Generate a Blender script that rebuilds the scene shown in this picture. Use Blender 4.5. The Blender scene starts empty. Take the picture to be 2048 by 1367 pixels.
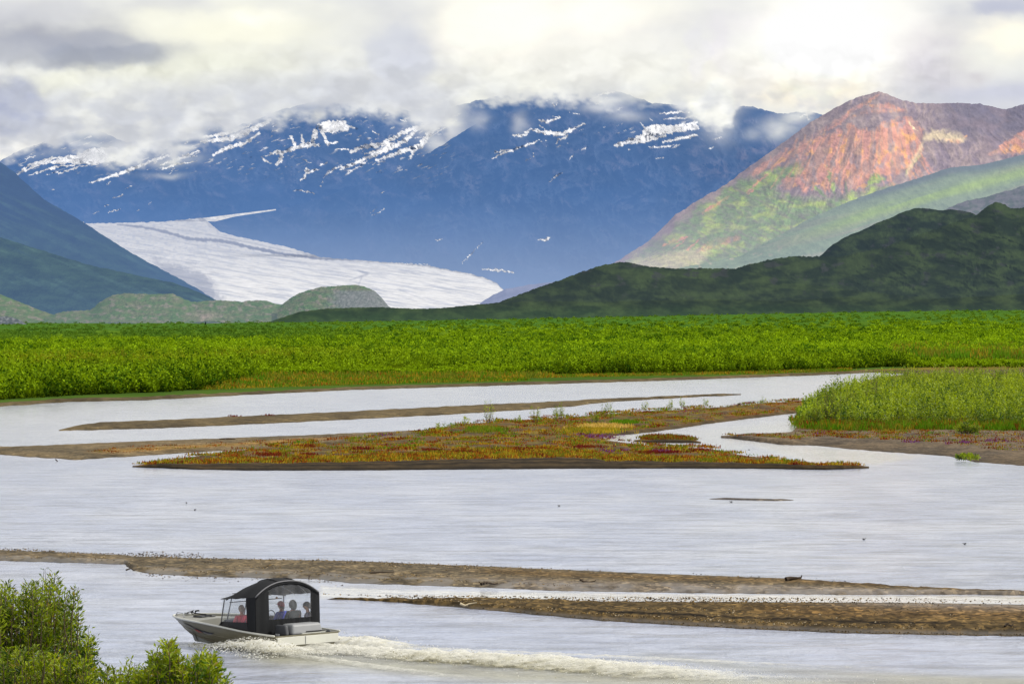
import bpy, math, random
import numpy as np
from mathutils import Vector, Matrix

random.seed(7)
rng = np.random.default_rng(11)
F, YH, H = 12000.0, 632.0, 10.0          # focal length (photo px), horizon row, eye height (m)
SC = bpy.context.scene
COL = SC.collection

# ------------------------------------------------------------------ maths helpers
def S2L(c):
    c = np.asarray(c, float) / 255.0
    return np.where(c <= 0.04045, c / 12.92, ((c + 0.055) / 1.055) ** 2.4)
def _h(ix, iy, s):
    n = (ix.astype(np.int64) * 374761393 + iy.astype(np.int64) * 668265263 + s * 974634777) & 0xffffffff
    n = ((n ^ (n >> 13)) * 1274126177) & 0xffffffff
    n = n ^ (n >> 16)
    return (n & 0xffff) / 65535.0
def vn(x, y, s=0):
    """gradient noise, about -1..1"""
    x = np.asarray(x, float); y = np.asarray(y, float)
    ix = np.floor(x); iy = np.floor(y); fx = x - ix; fy = y - iy
    ux = fx * fx * fx * (fx * (fx * 6 - 15) + 10); uy = fy * fy * fy * (fy * (fy * 6 - 15) + 10)
    def g(a, b):
        t = _h(ix + a, iy + b, s) * 6.2831853
        return np.cos(t) * (fx - a) + np.sin(t) * (fy - b)
    a = g(0, 0); b = g(1, 0); c = g(0, 1); d = g(1, 1)
    return ((a + (b - a) * ux) * (1 - uy) + (c + (d - c) * ux) * uy) * 1.5
def fbm(x, y, o=5, s=0, g=0.5):
    r = 0; a = 1.0; t = 0
    for i in range(o):
        r = r + a * vn(x, y, s + i * 17); t += a; a *= g; x = x * 2.03 + 5.1; y = y * 2.03 + 1.7
    return r / t * 1.4
def ridged(x, y, o=5, s=0, g=0.55):
    r = 0; a = 1.0; t = 0
    for i in range(o):
        r = r + a * (1 - np.abs(vn(x, y, s + i * 13)) * 1.6); t += a; a *= g; x = x * 2.07 + 3.3; y = y * 2.07 + 7.9
    return r / t
def sst(a, b, x):
    t = np.clip((x - a) / (b - a), 0, 1); return t * t * (3 - 2 * t)
def prof(pts):
    xs = [p[0] for p in pts]; ys = [p[1] for p in pts]
    return lambda x: np.interp(x, xs, ys)
def wpt(px, py, Y):
    return ((px - 1024) / F * Y, Y + 0 * px, H - (py - YH) / F * Y)
def gY(py, z=0.0):
    return F * (H - z) / (py - YH)
def G(px, py, z=0.0):
    Y = gY(py, z); return Vector(((px - 1024) / F * Y, Y, z))
def mixc(c, d, m):
    return c + (np.asarray(d) - c) * m[..., None]

# ------------------------------------------------------------------ object helpers
def tag(o, label=None, cat=None, group=None, kind=None):
    if label: o['label'] = label
    if cat: o['category'] = cat
    if group: o['group'] = group
    if kind: o['kind'] = kind
    return o
def empty(name, loc=(0, 0, 0), rz=0.0):
    o = bpy.data.objects.new(name, None); COL.objects.link(o); o.location = loc; o.rotation_euler = (0, 0, rz)
    o.empty_display_size = 0.3; return o
def mesh_np(name, V, Fc, mat, cols=None, attrs=None, smooth=True, parent=None):
    """V (n,3); Fc (m,k) int array with k = 3 or 4"""
    V = np.asarray(V, np.float32); Fc = np.asarray(Fc, np.int32)
    me = bpy.data.meshes.new(name); k = Fc.shape[1]
    me.vertices.add(len(V)); me.vertices.foreach_set('co', V.ravel())
    me.loops.add(Fc.size); me.loops.foreach_set('vertex_index', Fc.ravel())
    me.polygons.add(len(Fc)); me.polygons.foreach_set('loop_start', np.arange(0, Fc.size, k, dtype=np.int32))
    me.polygons.foreach_set('loop_total', np.full(len(Fc), k, np.int32))
    me.polygons.foreach_set('use_smooth', np.full(len(Fc), smooth))
    if cols is not None:
        a = me.attributes.new('Col', 'FLOAT_COLOR', 'POINT')
        c4 = np.ones((len(V), 4), np.float32); c4[:, :cols.shape[1]] = cols
        a.data.foreach_set('color', c4.ravel())
    for nm, v in (attrs or {}).items():
        a = me.attributes.new(nm, 'FLOAT', 'POINT'); a.data.foreach_set('value', np.asarray(v, np.float32).ravel())
    me.update(calc_edges=True); me.validate()
    me.materials.append(mat)
    o = bpy.data.objects.new(name, me); COL.objects.link(o)
    if parent: o.parent = parent
    return o
def grid_faces(nr, nc, keep=None):
    i = np.arange(nr * nc).reshape(nr, nc)
    f = np.stack([i[:-1, :-1], i[1:, :-1], i[1:, 1:], i[:-1, 1:]], -1).reshape(-1, 4)
    if keep is not None: f = f[keep.reshape(-1)]
    return f
def grid_obj(name, X, Y, Z, mat, cols=None, attrs=None, **kw):
    nr, nc = X.shape
    V = np.stack([X, Y, Z], -1).reshape(-1, 3)
    return mesh_np(name, V, grid_faces(nr, nc), mat, None if cols is None else cols.reshape(-1, cols.shape[-1]),
                   {k: v.reshape(-1) for k, v in (attrs or {}).items()}, **kw)

# ------------------------------------------------------------------ materials
def new_mat(name):
    m = bpy.data.materials.new(name); m.use_nodes = True; nt = m.node_tree; nt.nodes.clear()
    out = nt.nodes.new('ShaderNodeOutputMaterial'); return m, nt, out
def N(nt, t, **kw):
    n = nt.nodes.new(t)
    for k, v in kw.items():
        if k.startswith('i_'): n.inputs[k[2:].replace('_', ' ')].default_value = v
        else: setattr(n, k, v)
    return n
def simple(name, col, rough=0.5, metal=0.0, var=0.12, scale=8.0, bump=0.0, spec=0.5):
    m, nt, out = new_mat(name); L = nt.links
    p = N(nt, 'ShaderNodeBsdfPrincipled'); p.inputs['Roughness'].default_value = rough; p.inputs['Metallic'].default_value = metal
    p.inputs['Specular IOR Level'].default_value = spec
    tc = N(nt, 'ShaderNodeTexCoord'); n = N(nt, 'ShaderNodeTexNoise'); n.inputs['Scale'].default_value = scale; n.inputs['Detail'].default_value = 4
    L.new(tc.outputs['Object'], n.inputs['Vector'])
    mx = N(nt, 'ShaderNodeMix', data_type='RGBA')
    c = list(S2L(col))
    mx.inputs['A'].default_value = [x * (1 - var) for x in c] + [1]; mx.inputs['B'].default_value = [min(1, x * (1 + var)) for x in c] + [1]
    L.new(n.outputs['Fac'], mx.inputs['Factor']); L.new(mx.outputs['Result'], p.inputs['Base Color'])
    if bump:
        b = N(nt, 'ShaderNodeBump'); b.inputs['Strength'].default_value = bump; b.inputs['Distance'].default_value = 0.02
        L.new(n.outputs['Fac'], b.inputs['Height']); L.new(b.outputs['Normal'], p.inputs['Normal'])
    L.new(p.outputs[0], out.inputs[0]); return m
def leaf_mat(name, trans=0.35, rough=0.5, gl=.03):
    m, nt, out = new_mat(name); L = nt.links
    a = N(nt, 'ShaderNodeAttribute', attribute_name='Col')
    d = N(nt, 'ShaderNodeBsdfDiffuse'); t = N(nt, 'ShaderNodeBsdfTranslucent'); mx = N(nt, 'ShaderNodeMixShader'); mx.inputs[0].default_value = trans
    hs = N(nt, 'ShaderNodeHueSaturation'); hs.inputs['Saturation'].default_value = 1.1; hs.inputs['Value'].default_value = 1.5; hs.inputs['Hue'].default_value = 0.49
    L.new(a.outputs['Color'], d.inputs[0]); L.new(a.outputs['Color'], hs.inputs['Color']); L.new(hs.outputs[0], t.inputs[0])
    L.new(d.outputs[0], mx.inputs[1]); L.new(t.outputs[0], mx.inputs[2])
    g = N(nt, 'ShaderNodeBsdfGlossy'); g.inputs['Roughness'].default_value = rough; m2 = N(nt, 'ShaderNodeMixShader'); m2.inputs[0].default_value = gl
    L.new(mx.outputs[0], m2.inputs[1]); L.new(g.outputs[0], m2.inputs[2]); L.new(m2.outputs[0], out.inputs[0]); return m
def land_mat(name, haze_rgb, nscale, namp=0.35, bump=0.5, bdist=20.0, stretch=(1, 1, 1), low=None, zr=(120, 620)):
    """Col = ground colour, Haze = share of air light between 0 and 1, mixed in as emission from the slope"""
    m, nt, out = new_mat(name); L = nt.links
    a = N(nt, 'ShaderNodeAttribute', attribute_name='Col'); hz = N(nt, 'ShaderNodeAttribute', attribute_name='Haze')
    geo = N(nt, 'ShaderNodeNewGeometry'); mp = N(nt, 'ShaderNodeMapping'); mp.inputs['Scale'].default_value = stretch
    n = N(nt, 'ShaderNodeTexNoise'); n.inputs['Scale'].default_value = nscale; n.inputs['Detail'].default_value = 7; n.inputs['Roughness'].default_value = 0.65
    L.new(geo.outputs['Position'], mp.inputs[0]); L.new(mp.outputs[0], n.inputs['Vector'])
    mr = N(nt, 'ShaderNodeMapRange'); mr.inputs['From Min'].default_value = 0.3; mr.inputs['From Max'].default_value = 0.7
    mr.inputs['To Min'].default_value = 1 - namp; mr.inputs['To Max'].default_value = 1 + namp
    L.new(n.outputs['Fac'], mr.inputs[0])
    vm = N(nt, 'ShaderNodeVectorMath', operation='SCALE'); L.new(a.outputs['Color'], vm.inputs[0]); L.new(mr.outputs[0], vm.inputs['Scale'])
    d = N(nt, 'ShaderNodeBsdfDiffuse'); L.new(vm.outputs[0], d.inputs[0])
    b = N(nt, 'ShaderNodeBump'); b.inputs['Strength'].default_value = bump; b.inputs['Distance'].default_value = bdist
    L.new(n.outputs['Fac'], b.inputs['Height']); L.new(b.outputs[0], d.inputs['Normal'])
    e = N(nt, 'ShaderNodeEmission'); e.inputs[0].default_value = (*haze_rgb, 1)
    if low is not None:   # haze glow painted on the slope is paler near the valley floor
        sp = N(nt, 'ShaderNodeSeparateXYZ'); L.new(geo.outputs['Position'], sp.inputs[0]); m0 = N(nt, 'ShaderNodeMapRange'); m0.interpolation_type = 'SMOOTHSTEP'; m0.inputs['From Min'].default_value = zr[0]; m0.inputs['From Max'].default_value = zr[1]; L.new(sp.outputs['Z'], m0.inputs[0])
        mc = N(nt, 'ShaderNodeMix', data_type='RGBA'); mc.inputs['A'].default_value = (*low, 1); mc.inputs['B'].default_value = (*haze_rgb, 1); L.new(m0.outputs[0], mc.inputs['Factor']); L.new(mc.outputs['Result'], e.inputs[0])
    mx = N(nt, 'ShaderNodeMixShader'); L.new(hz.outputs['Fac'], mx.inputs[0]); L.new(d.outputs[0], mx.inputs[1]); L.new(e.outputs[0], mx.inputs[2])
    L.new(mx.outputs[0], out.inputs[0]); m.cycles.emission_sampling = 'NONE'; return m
def cloud_mat(name):
    m, nt, out = new_mat(name); L = nt.links
    a = N(nt, 'ShaderNodeAttribute', attribute_name='Col'); al = N(nt, 'ShaderNodeAttribute', attribute_name='Alpha')
    e = N(nt, 'ShaderNodeEmission'); L.new(a.outputs['Color'], e.inputs[0])  # cloud brightness is painted in Col and emitted, no sun shading
    t = N(nt, 'ShaderNodeBsdfTransparent'); mx = N(nt, 'ShaderNodeMixShader')
    L.new(al.outputs['Fac'], mx.inputs[0]); L.new(t.outputs[0], mx.inputs[1]); L.new(e.outputs[0], mx.inputs[2]); L.new(mx.outputs[0], out.inputs[0])
    m.cycles.emission_sampling = 'NONE'; return m

HAZE = S2L((92, 128, 186))
M_leaf = leaf_mat('willow_leaf'); M_far_leaf = leaf_mat('distant_leaf', 0.25, gl=.0)
M_bark = simple('bark', (96, 80, 62), 0.8, var=.3, scale=30)

# ------------------------------------------------------------------ camera, world, sun
cam_d = bpy.data.cameras.new('camera'); cam = bpy.data.objects.new('camera', cam_d); COL.objects.link(cam)
cam_d.sensor_width = 36; cam_d.lens = F / 2048 * 36; cam.location = (0, 0, H); cam.rotation_euler = (math.pi / 2, 0, 0)
cam_d.shift_y = -(683.5 - YH) / 2048; cam_d.clip_start = 1; cam_d.clip_end = 400000
SC.camera = cam
SC.view_settings.view_transform = 'Standard'; SC.view_settings.look = 'None'; SC.view_settings.exposure = 0; SC.view_settings.gamma = 1
SC.render.engine = 'CYCLES'; SC.cycles.use_denoising = True; SC.cycles.max_bounces = 5; SC.cycles.transparent_max_bounces = 24
SC.cycles.diffuse_bounces = 2; SC.cycles.glossy_bounces = 2; SC.cycles.sample_clamp_indirect = 3
SC.cycles.caustics_reflective = False; SC.cycles.caustics_refractive = False

SUN_EL, SUN_AZ = math.radians(42), math.radians(97)
wd = bpy.data.worlds.new('World'); SC.world = wd; wd.use_nodes = True; nt = wd.node_tree; nt.nodes.clear(); L = nt.links
wo = N(nt, 'ShaderNodeOutputWorld'); sky = N(nt, 'ShaderNodeTexSky', sky_type='NISHITA'); sky.sun_disc = False
sky.sun_elevation = SUN_EL; sky.sun_rotation = SUN_AZ
b1 = N(nt, 'ShaderNodeBackground'); b1.inputs[1].default_value = 0.1; L.new(sky.outputs[0], b1.inputs[0])
tc = N(nt, 'ShaderNodeTexCoord'); mp = N(nt, 'ShaderNodeMapping'); mp.inputs['Scale'].default_value = (1, 1, 3.2); L.new(tc.outputs['Generated'], mp.inputs[0])
n1 = N(nt, 'ShaderNodeTexNoise'); n1.inputs['Scale'].default_value = 4.0; n1.inputs['Detail'].default_value = 8; n1.inputs['Roughness'].default_value = .55; L.new(mp.outputs[0], n1.inputs['Vector'])
cr = N(nt, 'ShaderNodeValToRGB'); cr.color_ramp.elements[0].position = .33; cr.color_ramp.elements[1].position = .68
cr.color_ramp.elements[0].color = (*S2L((190, 194, 206)), 1); cr.color_ramp.elements[1].color = (*S2L((248, 244, 236)), 1)
L.new(n1.outputs['Fac'], cr.inputs[0]); b2 = N(nt, 'ShaderNodeBackground'); b2.inputs[1].default_value = 1.0; L.new(cr.outputs[0], b2.inputs[0])
n2 = N(nt, 'ShaderNodeTexNoise'); n2.inputs['Scale'].default_value = 2.4; n2.inputs['Detail'].default_value = 5; L.new(mp.outputs[0], n2.inputs['Vector'])
cr2 = N(nt, 'ShaderNodeValToRGB'); cr2.color_ramp.elements[0].position = .3; cr2.color_ramp.elements[1].position = .48
cr2.color_ramp.elements[0].color = (.6, .6, .6, 1); L.new(n2.outputs['Fac'], cr2.inputs[0])
mw = N(nt, 'ShaderNodeMixShader'); L.new(cr2.outputs[0], mw.inputs[0]); L.new(b1.outputs[0], mw.inputs[1]); L.new(b2.outputs[0], mw.inputs[2]); L.new(mw.outputs[0], wo.inputs[0])
sd = bpy.data.lights.new('sun', 'SUN'); so = bpy.data.objects.new('sun', sd); COL.objects.link(so)
sd.energy = 3.4; sd.angle = math.radians(6); sd.color = (1, .95, .86)
so.rotation_euler = Vector((math.cos(SUN_EL) * math.sin(SUN_AZ), math.cos(SUN_EL) * math.cos(SUN_AZ), math.sin(SUN_EL))).to_track_quat('Z', 'Y').to_euler()

# ------------------------------------------------------------------ paint maps (albedo of far slopes, in valley coordinates)
class Canvas:
    def __init__(s, x0, y0, w, h): s.x0, s.y0, s.w, s.h = x0, y0, w, h; s.m = np.zeros((h, w))
    def seg(s, p, q, w0, w1, v=1.0, soft=1.2):
        x0 = int(max(0, min(p[0], q[0]) - s.x0 - 12 - w0)); x1 = int(min(s.w, max(p[0], q[0]) - s.x0 + 12 + w0))
        y0 = int(max(0, min(p[1], q[1]) - s.y0 - 12 - w0)); y1 = int(min(s.h, max(p[1], q[1]) - s.y0 + 12 + w0))
        if x1 <= x0 or y1 <= y0: return
        yy, xx = np.mgrid[y0:y1, x0:x1]; xx = xx + s.x0; yy = yy + s.y0
        dx, dy = q[0] - p[0], q[1] - p[1]; l2 = dx * dx + dy * dy + 1e-6
        t = np.clip(((xx - p[0]) * dx + (yy - p[1]) * dy) / l2, 0, 1)
        d = np.hypot(xx - p[0] - t * dx, yy - p[1] - t * dy)
        w = (w0 + (w1 - w0) * t) * .5 * (1 + .7 * fbm(xx / 9., yy / 9., 3, 3))
        s.m[y0:y1, x0:x1] = np.maximum(s.m[y0:y1, x0:x1], v * (1 - sst(w - soft * .5, w + soft * .5, d)))
    def line(s, pts, w, v=1.0, taper=True, soft=1.2):
        n = len(pts) - 1
        for i in range(n):
            a = (i) / n; b = (i + 1) / n
            f = (lambda t: .35 + .65 * math.sin(math.pi * min(max(t, .02), .98)) ** .7) if taper else (lambda t: 1)
            s.seg(pts[i], pts[i + 1], w * f(a), w * f(b), v, soft)
    def poly(s, pts, v=1.0, soft=2.0, rough=3.0, rs=14.):
        yy, xx = np.mgrid[0:s.h, 0:s.w]; xx = xx + s.x0; yy = yy + s.y0
        bx0, bx1 = min(p[0] for p in pts) - 20, max(p[0] for p in pts) + 20; by0, by1 = min(p[1] for p in pts) - 20, max(p[1] for p in pts) + 20
        x0, x1 = int(max(0, bx0 - s.x0)), int(min(s.w, bx1 - s.x0)); y0, y1 = int(max(0, by0 - s.y0)), int(min(s.h, by1 - s.y0))
        X = xx[y0:y1, x0:x1].astype(float); Y = yy[y0:y1, x0:x1].astype(float)
        X = X + rough * fbm(X / rs, Y / rs, 4, 21); Y = Y + rough * fbm(X / rs + 9, Y / rs, 4, 22)
        ins = np.zeros(X.shape, bool); D = np.full(X.shape, 1e9); n = len(pts)
        for i in range(n):
            (ax, ay), (bx, by) = pts[i], pts[(i + 1) % n]
            if ay != by:
                c = ((ay > Y) != (by > Y)) & (X < (bx - ax) * (Y - ay) / (by - ay) + ax); ins ^= c
            dx, dy = bx - ax, by - ay; t = np.clip(((X - ax) * dx + (Y - ay) * dy) / (dx * dx + dy * dy + 1e-9), 0, 1)
            D = np.minimum(D, np.hypot(X - ax - t * dx, Y - ay - t * dy))
        sd_ = np.where(ins, -D, D)
        s.m[y0:y1, x0:x1] = np.maximum(s.m[y0:y1, x0:x1], v * (1 - sst(-soft, soft, sd_)))
    def get(s, px, py):
        x = np.clip(px - s.x0, 0, s.w - 1.001); y = np.clip(py - s.y0, 0, s.h - 1.001)
        ix = x.astype(int); iy = y.astype(int); fx = x - ix; fy = y - iy
        ix1 = np.minimum(ix + 1, s.w - 1); iy1 = np.minimum(iy + 1, s.h - 1)
        return (s.m[iy, ix] * (1 - fx) + s.m[iy, ix1] * fx) * (1 - fy) + (s.m[iy1, ix] * (1 - fx) + s.m[iy1, ix1] * fx) * fy

def range_layer(name, mat, sky_pts, foot_pts, Yr, Yf, px0, px1, colf, hazef, nx=800, ny=200, jag=2.0, relief=.05,
                gull=(60., 1.4), seed=0, jags=16., slant=0.0, q=1.0, apex=None):
    """one mountain side as a real slope: ridge at distance Yr, foot at distance Yf, gullied surface, closed by a back slope"""
    if px0 <= -200: nx = int(nx * (px1 + 1100) / (px1 - px0)); px0 = -1100
    if px1 >= 2190: nx = int(nx * (3100 - px0) / (px1 - px0)); px1 = 3100
    px = np.linspace(px0, px1, nx); t = np.concatenate([[-.5, -.25, -.08], np.linspace(0, 1, ny)])
    P, T = np.meshgrid(px, t)
    kk = max(3, int(nx * 14 / (px1 - px0))); ker = np.hanning(kk + 2)[1:-1]; ker /= ker.sum()
    sm = lambda a: np.convolve(np.pad(a, (kk, kk), mode='edge'), ker, 'same')[kk:-kk]
    r0 = prof(sky_pts)(px); f = sm(prof(foot_pts)(px)); jg = jag * fbm(px / jags, px * 0 + seed, 5, seed + 5, .6) + (r0 - sm(r0)) * .8
    Tc = np.clip(T, 0, 1)
    R = sm(r0)[None, :] + jg[None, :] * np.exp(-Tc * 45); Ft = np.broadcast_to(f, P.shape)
    hgt = np.maximum(Ft - R, 4.0)
    py = R + hgt * Tc ** q
    Y = Yr + (Yf - Yr) * Tc
    wx = fbm(P / 110., py / 90., 3, seed + 31) * 26
    gx = P + slant * (py - 400) + wx
    if apex: gx = (P - apex[0]) / (np.abs(py - apex[1]) + 120) * 330 + wx * .8
    g = .62 * ridged(gx / gull[0], py / (gull[0] * gull[1]), 3, seed) + .38 * ridged((P + wx) / (gull[0] * .45), py / (gull[0] * .5) + P / gull[0] * .4, 4, seed + 50)
    g2 = fbm(P / 14. + wx * .1, py / 11., 4, seed + 77)
    env = np.sin(np.pi * np.clip(Tc, 0, 1)) ** .6
    W1 = gull[0] / F * Yr; W2 = 14. / F * Yr
    Yd = Y - relief * 10 * W1 * (g - .5) * (.25 + env) - relief * 10 * .35 * W2 * g2
    Yd = np.where(T < 0, Y - T * abs(Yr - Yf) * .6, Yd)
    x = (P - 1024) / F * Yd
    z = H - (py - YH) / F * Yd
    z = np.where(T < 0, (H - (R + 0 * T - YH) / F * Yr) * (1 + T * 1.7) - 0 * z, z)
    x = np.where(T < 0, (P - 1024) / F * Yr, x)
    cols = colf(P, py, Tc, g); hz = np.clip(hazef(P, py, Tc) + 0 * P, 0, 1)
    o = grid_obj(name, x, Yd, z, mat, cols, {'Haze': hz}); return o

def grey(P, c): return np.broadcast_to(S2L(c), P.shape + (3,)).copy()

# --- snow of the two blue ranges
SN = Canvas(-150, 150, 2500, 480)
snow_lines = [
 ([(30, 350), (84, 326), (157, 322), (179, 326)], 5), ([(55, 352), (110, 334), (150, 330)], 4), ([(90, 350), (130, 343)], 3), ([(117, 348), (150, 336), (175, 330)], 3),
 ([(45, 340), (60, 330), (100, 318), (150, 312)], 6), ([(183, 332), (219, 321), (256, 308)], 4), ([(179, 366), (238, 348), (303, 323), (344, 308)], 7), ([(120, 318), (200, 318), (230, 322)], 5),
 ([(227, 397), (245, 390)], 3), ([(322, 330), (347, 321), (399, 301)], 6), ([(325, 338), (352, 328), (395, 323)], 4), ([(345, 320), (395, 311)], 3), ([(402, 284), (461, 277), (523, 250), (540, 240)], 11),
 ([(428, 310), (450, 297), (490, 286), (519, 266)], 8), ([(400, 275), (450, 268), (500, 250)], 7), ([(185, 428), (198, 422)], 3.5), ([(217, 426), (238, 418)], 4), ([(208, 413), (216, 410)], 3), ([(274, 423), (277, 420)], 3),
 ([(102, 381), (110, 379)], 3), ([(252, 376), (263, 372)], 4), ([(160, 444), (168, 443)], 3), ([(295, 408), (303, 404)], 2), ([(384, 293), (400, 288)], 4), ([(338, 348), (350, 336)], 2), ([(215, 368), (221, 363)], 2.5),
 ([(50, 318), (70, 312)], 5), ([(633, 253), (630, 270), (622, 290)], 11), ([(638, 257), (648, 272), (655, 288), (677, 284)], 6), ([(581, 271), (586, 284), (594, 296)], 6), ([(603, 268), (606, 282), (608, 296)], 6),
 ([(568, 305), (585, 297), (600, 294), (622, 289), (640, 290)], 11), ([(538, 310), (550, 304), (563, 306), (560, 322), (552, 330)], 9), ([(523, 315), (532, 322), (541, 328)], 4), ([(545, 262), (556, 262)], 5), ([(541, 275), (546, 272)], 4),
 ([(600, 360), (610, 356), (612, 338), (616, 345), (636, 339)], 5), ([(587, 381), (605, 381), (629, 387)], 2.5), ([(640, 330), (655, 325)], 5), ([(608, 320), (622, 326)], 4), ([(647, 354), (669, 337), (698, 330)], 5), ([(642, 372), (646, 362)], 3),
 ([(668, 300), (680, 297), (696, 299)], 4), ([(680, 339), (717, 323), (771, 301), (808, 282), (845, 250), (885, 235)], 9), ([(753, 321), (801, 304), (845, 290), (856, 271), (880, 250)], 10), ([(702, 304), (728, 293), (764, 290), (801, 268), (834, 253)], 10),
 ([(690, 350), (720, 332), (735, 322)], 4), ([(820, 316), (826, 305), (830, 296)], 7), ([(730, 308), (760, 300), (790, 284)], 6), ([(840, 283), (870, 258), (900, 240)], 6), ([(850, 268), (880, 245), (920, 228)], 4), ([(860, 275), (895, 252), (915, 236)], 3),
 ([(690, 251), (713, 257)], 8), ([(745, 262), (757, 270)], 6), ([(800, 240), (812, 243)], 4), ([(700, 345), (712, 334)], 3), ([(752, 331), (762, 327)], 4), ([(745, 330), (750, 326)], 3), ([(800, 340), (815, 341)], 2),
 ([(985, 317), (1010, 305), (1046, 293), (1062, 288), (1079, 279)], 5), ([(990, 305), (1000, 303), (1018, 298)], 4), ([(1025, 270), (1036, 271), (1049, 270), (1060, 259)], 6), ([(1060, 258), (1080, 262), (1097, 266), (1126, 268), (1146, 258), (1168, 248)], 8), ([(1078, 250), (1092, 262)], 5),
 ([(1079, 239), (1093, 245), (1122, 234)], 5), ([(1105, 234), (1124, 233)], 3), ([(1137, 225), (1160, 229)], 3), ([(1112, 288), (1118, 280), (1137, 271)], 4), ([(1082, 283), (1095, 281)], 2.5), ([(1163, 301), (1176, 293)], 5), ([(1139, 317), (1148, 311)], 3), ([(1050, 321), (1058, 318)], 4),
 ([(1068, 307), (1068, 315)], 3), ([(1095, 366), (1107, 357), (1117, 348), (1128, 346)], 3), ([(873, 480), (887, 477)], 3), ([(923, 527), (940, 510), (967, 482)], 2.2), ([(1077, 480), (1092, 479), (1102, 473)], 5), ([(965, 538), (1000, 540), (1030, 545)], 4), ([(740, 425), (754, 417)], 2),
 ([(746, 431), (768, 418)], 2.5), ([(761, 386), (768, 384)], 2), ([(800, 526), (860, 530)], 2), ([(1232, 290), (1260, 283), (1287, 276), (1300, 262), (1340, 262), (1395, 255)], 14), ([(1245, 288), (1290, 280), (1330, 272)], 10), ([(1325, 284), (1350, 279), (1395, 270)], 7), ([(1298, 294), (1330, 294), (1350, 290)], 3),
 ([(1280, 245), (1290, 255)], 4), ([(1310, 270), (1395, 245)], 9), ([(1320, 228), (1348, 225), (1380, 224)], 5), ([(1325, 238), (1370, 236), (1392, 232)], 4), ([(1298, 235), (1303, 242)], 3), ([(1342, 297), (1360, 289)], 3), ([(1313, 317), (1328, 315)], 3.5), ([(1432, 278), (1442, 275)], 6), ([(1420, 298), (1428, 293)], 3),
 ([(1182, 200), (1205, 187), (1228, 184)], 5), ([(1190, 210), (1215, 196)], 3), ([(1258, 300), (1262, 299)], 3), ([(1600, 235), (1612, 228), (1618, 240)], 4), ([(1105, 205), (1108, 215)], 3), ([(1115, 203), (1113, 213)], 2), ([(1560, 218), (1580, 224)], 3)]
for pts, w in snow_lines: SN.line(pts, w)
SN.poly([(636, 246), (660, 240), (690, 244), (700, 252), (698, 262), (655, 266), (640, 262)], rough=4)
SN.poly([(1285, 262), (1302, 250), (1345, 250), (1390, 243), (1400, 256), (1345, 266), (1290, 274)], rough=4)
SN.poly([(100, 325), (170, 300), (230, 292), (245, 305), (190, 330), (150, 328)], rough=5)

def snow_mask(P, py):
    m = SN.get(P + 3.2 * fbm(P / 7., py / 7., 3, 41), py + 2.6 * fbm(P / 7., py / 7., 3, 43)); m = sst(.36, .52, m + .5 * fbm(P / 8. + py / 12., py / 4. - P / 26., 5, 45)) * sst(.05, .3, m)
    sp = sst(.40, .46, fbm(P / 20. + py / 60., py / 5. + P / 14., 5, 60)) * (sst(370, 320, py) * sst(650, 560, P) + sst(380, 320, py) * sst(640, 700, P) * sst(930, 860, P) + .9 * sst(310, 290, py) * sst(1040, 1080, P) * sst(1480, 1400, P) * sst(.2, .4, fbm(P / 70., py / 30., 3, 64)))
    return np.clip(m + .7 * sp, 0, 1)
def c_far(P, py, T, g):
    c = grey(P, (42, 50, 58))
    c = mixc(c, S2L((92, 100, 116)), .7 * sst(.45, .95, g)); c = mixc(c, S2L((126, 118, 120)), .6 * sst(0, .6, fbm((P + .5 * py) / 46., (py - .6 * P) / 22., 5, 62)))
    c = mixc(c, S2L((44, 62, 60)), .5 * sst(350, 480, py))
    c = mixc(c, S2L((120, 96, 84)), .55 * sst(1330, 1500, P) * sst(270, 300, py) * (1 - sst(350, 420, py)) * sst(-.2, .5, fbm(P / 60., py / 40., 4, 9)))
    c = mixc(c, (.86, .87, .9), snow_mask(P, py) * (.86 + .14 * np.clip(fbm(P / 9., py / 9., 3, 65), -1, 1)))
    return c
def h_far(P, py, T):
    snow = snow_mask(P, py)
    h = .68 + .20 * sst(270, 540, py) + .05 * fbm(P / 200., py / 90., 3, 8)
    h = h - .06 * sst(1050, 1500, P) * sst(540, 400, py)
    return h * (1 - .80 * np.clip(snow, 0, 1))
M_far = land_mat('hazy_mountain_rock', S2L((92, 132, 190)), .011, .45, 1.0, 60, (1, .17, 1), S2L((140, 164, 204)), (60, 640))
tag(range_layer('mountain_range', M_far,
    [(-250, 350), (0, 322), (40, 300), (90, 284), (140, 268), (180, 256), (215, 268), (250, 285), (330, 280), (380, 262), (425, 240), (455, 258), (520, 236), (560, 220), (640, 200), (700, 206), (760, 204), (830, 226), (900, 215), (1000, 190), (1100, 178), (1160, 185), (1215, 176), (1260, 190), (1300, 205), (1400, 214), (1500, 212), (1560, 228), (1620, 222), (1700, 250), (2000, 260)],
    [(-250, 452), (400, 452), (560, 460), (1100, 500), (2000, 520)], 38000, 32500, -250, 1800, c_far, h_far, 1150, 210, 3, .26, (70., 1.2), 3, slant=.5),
    'snow streaked blue mountain range disappearing into cloud behind the glacier', 'mountains', kind='structure')
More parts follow.
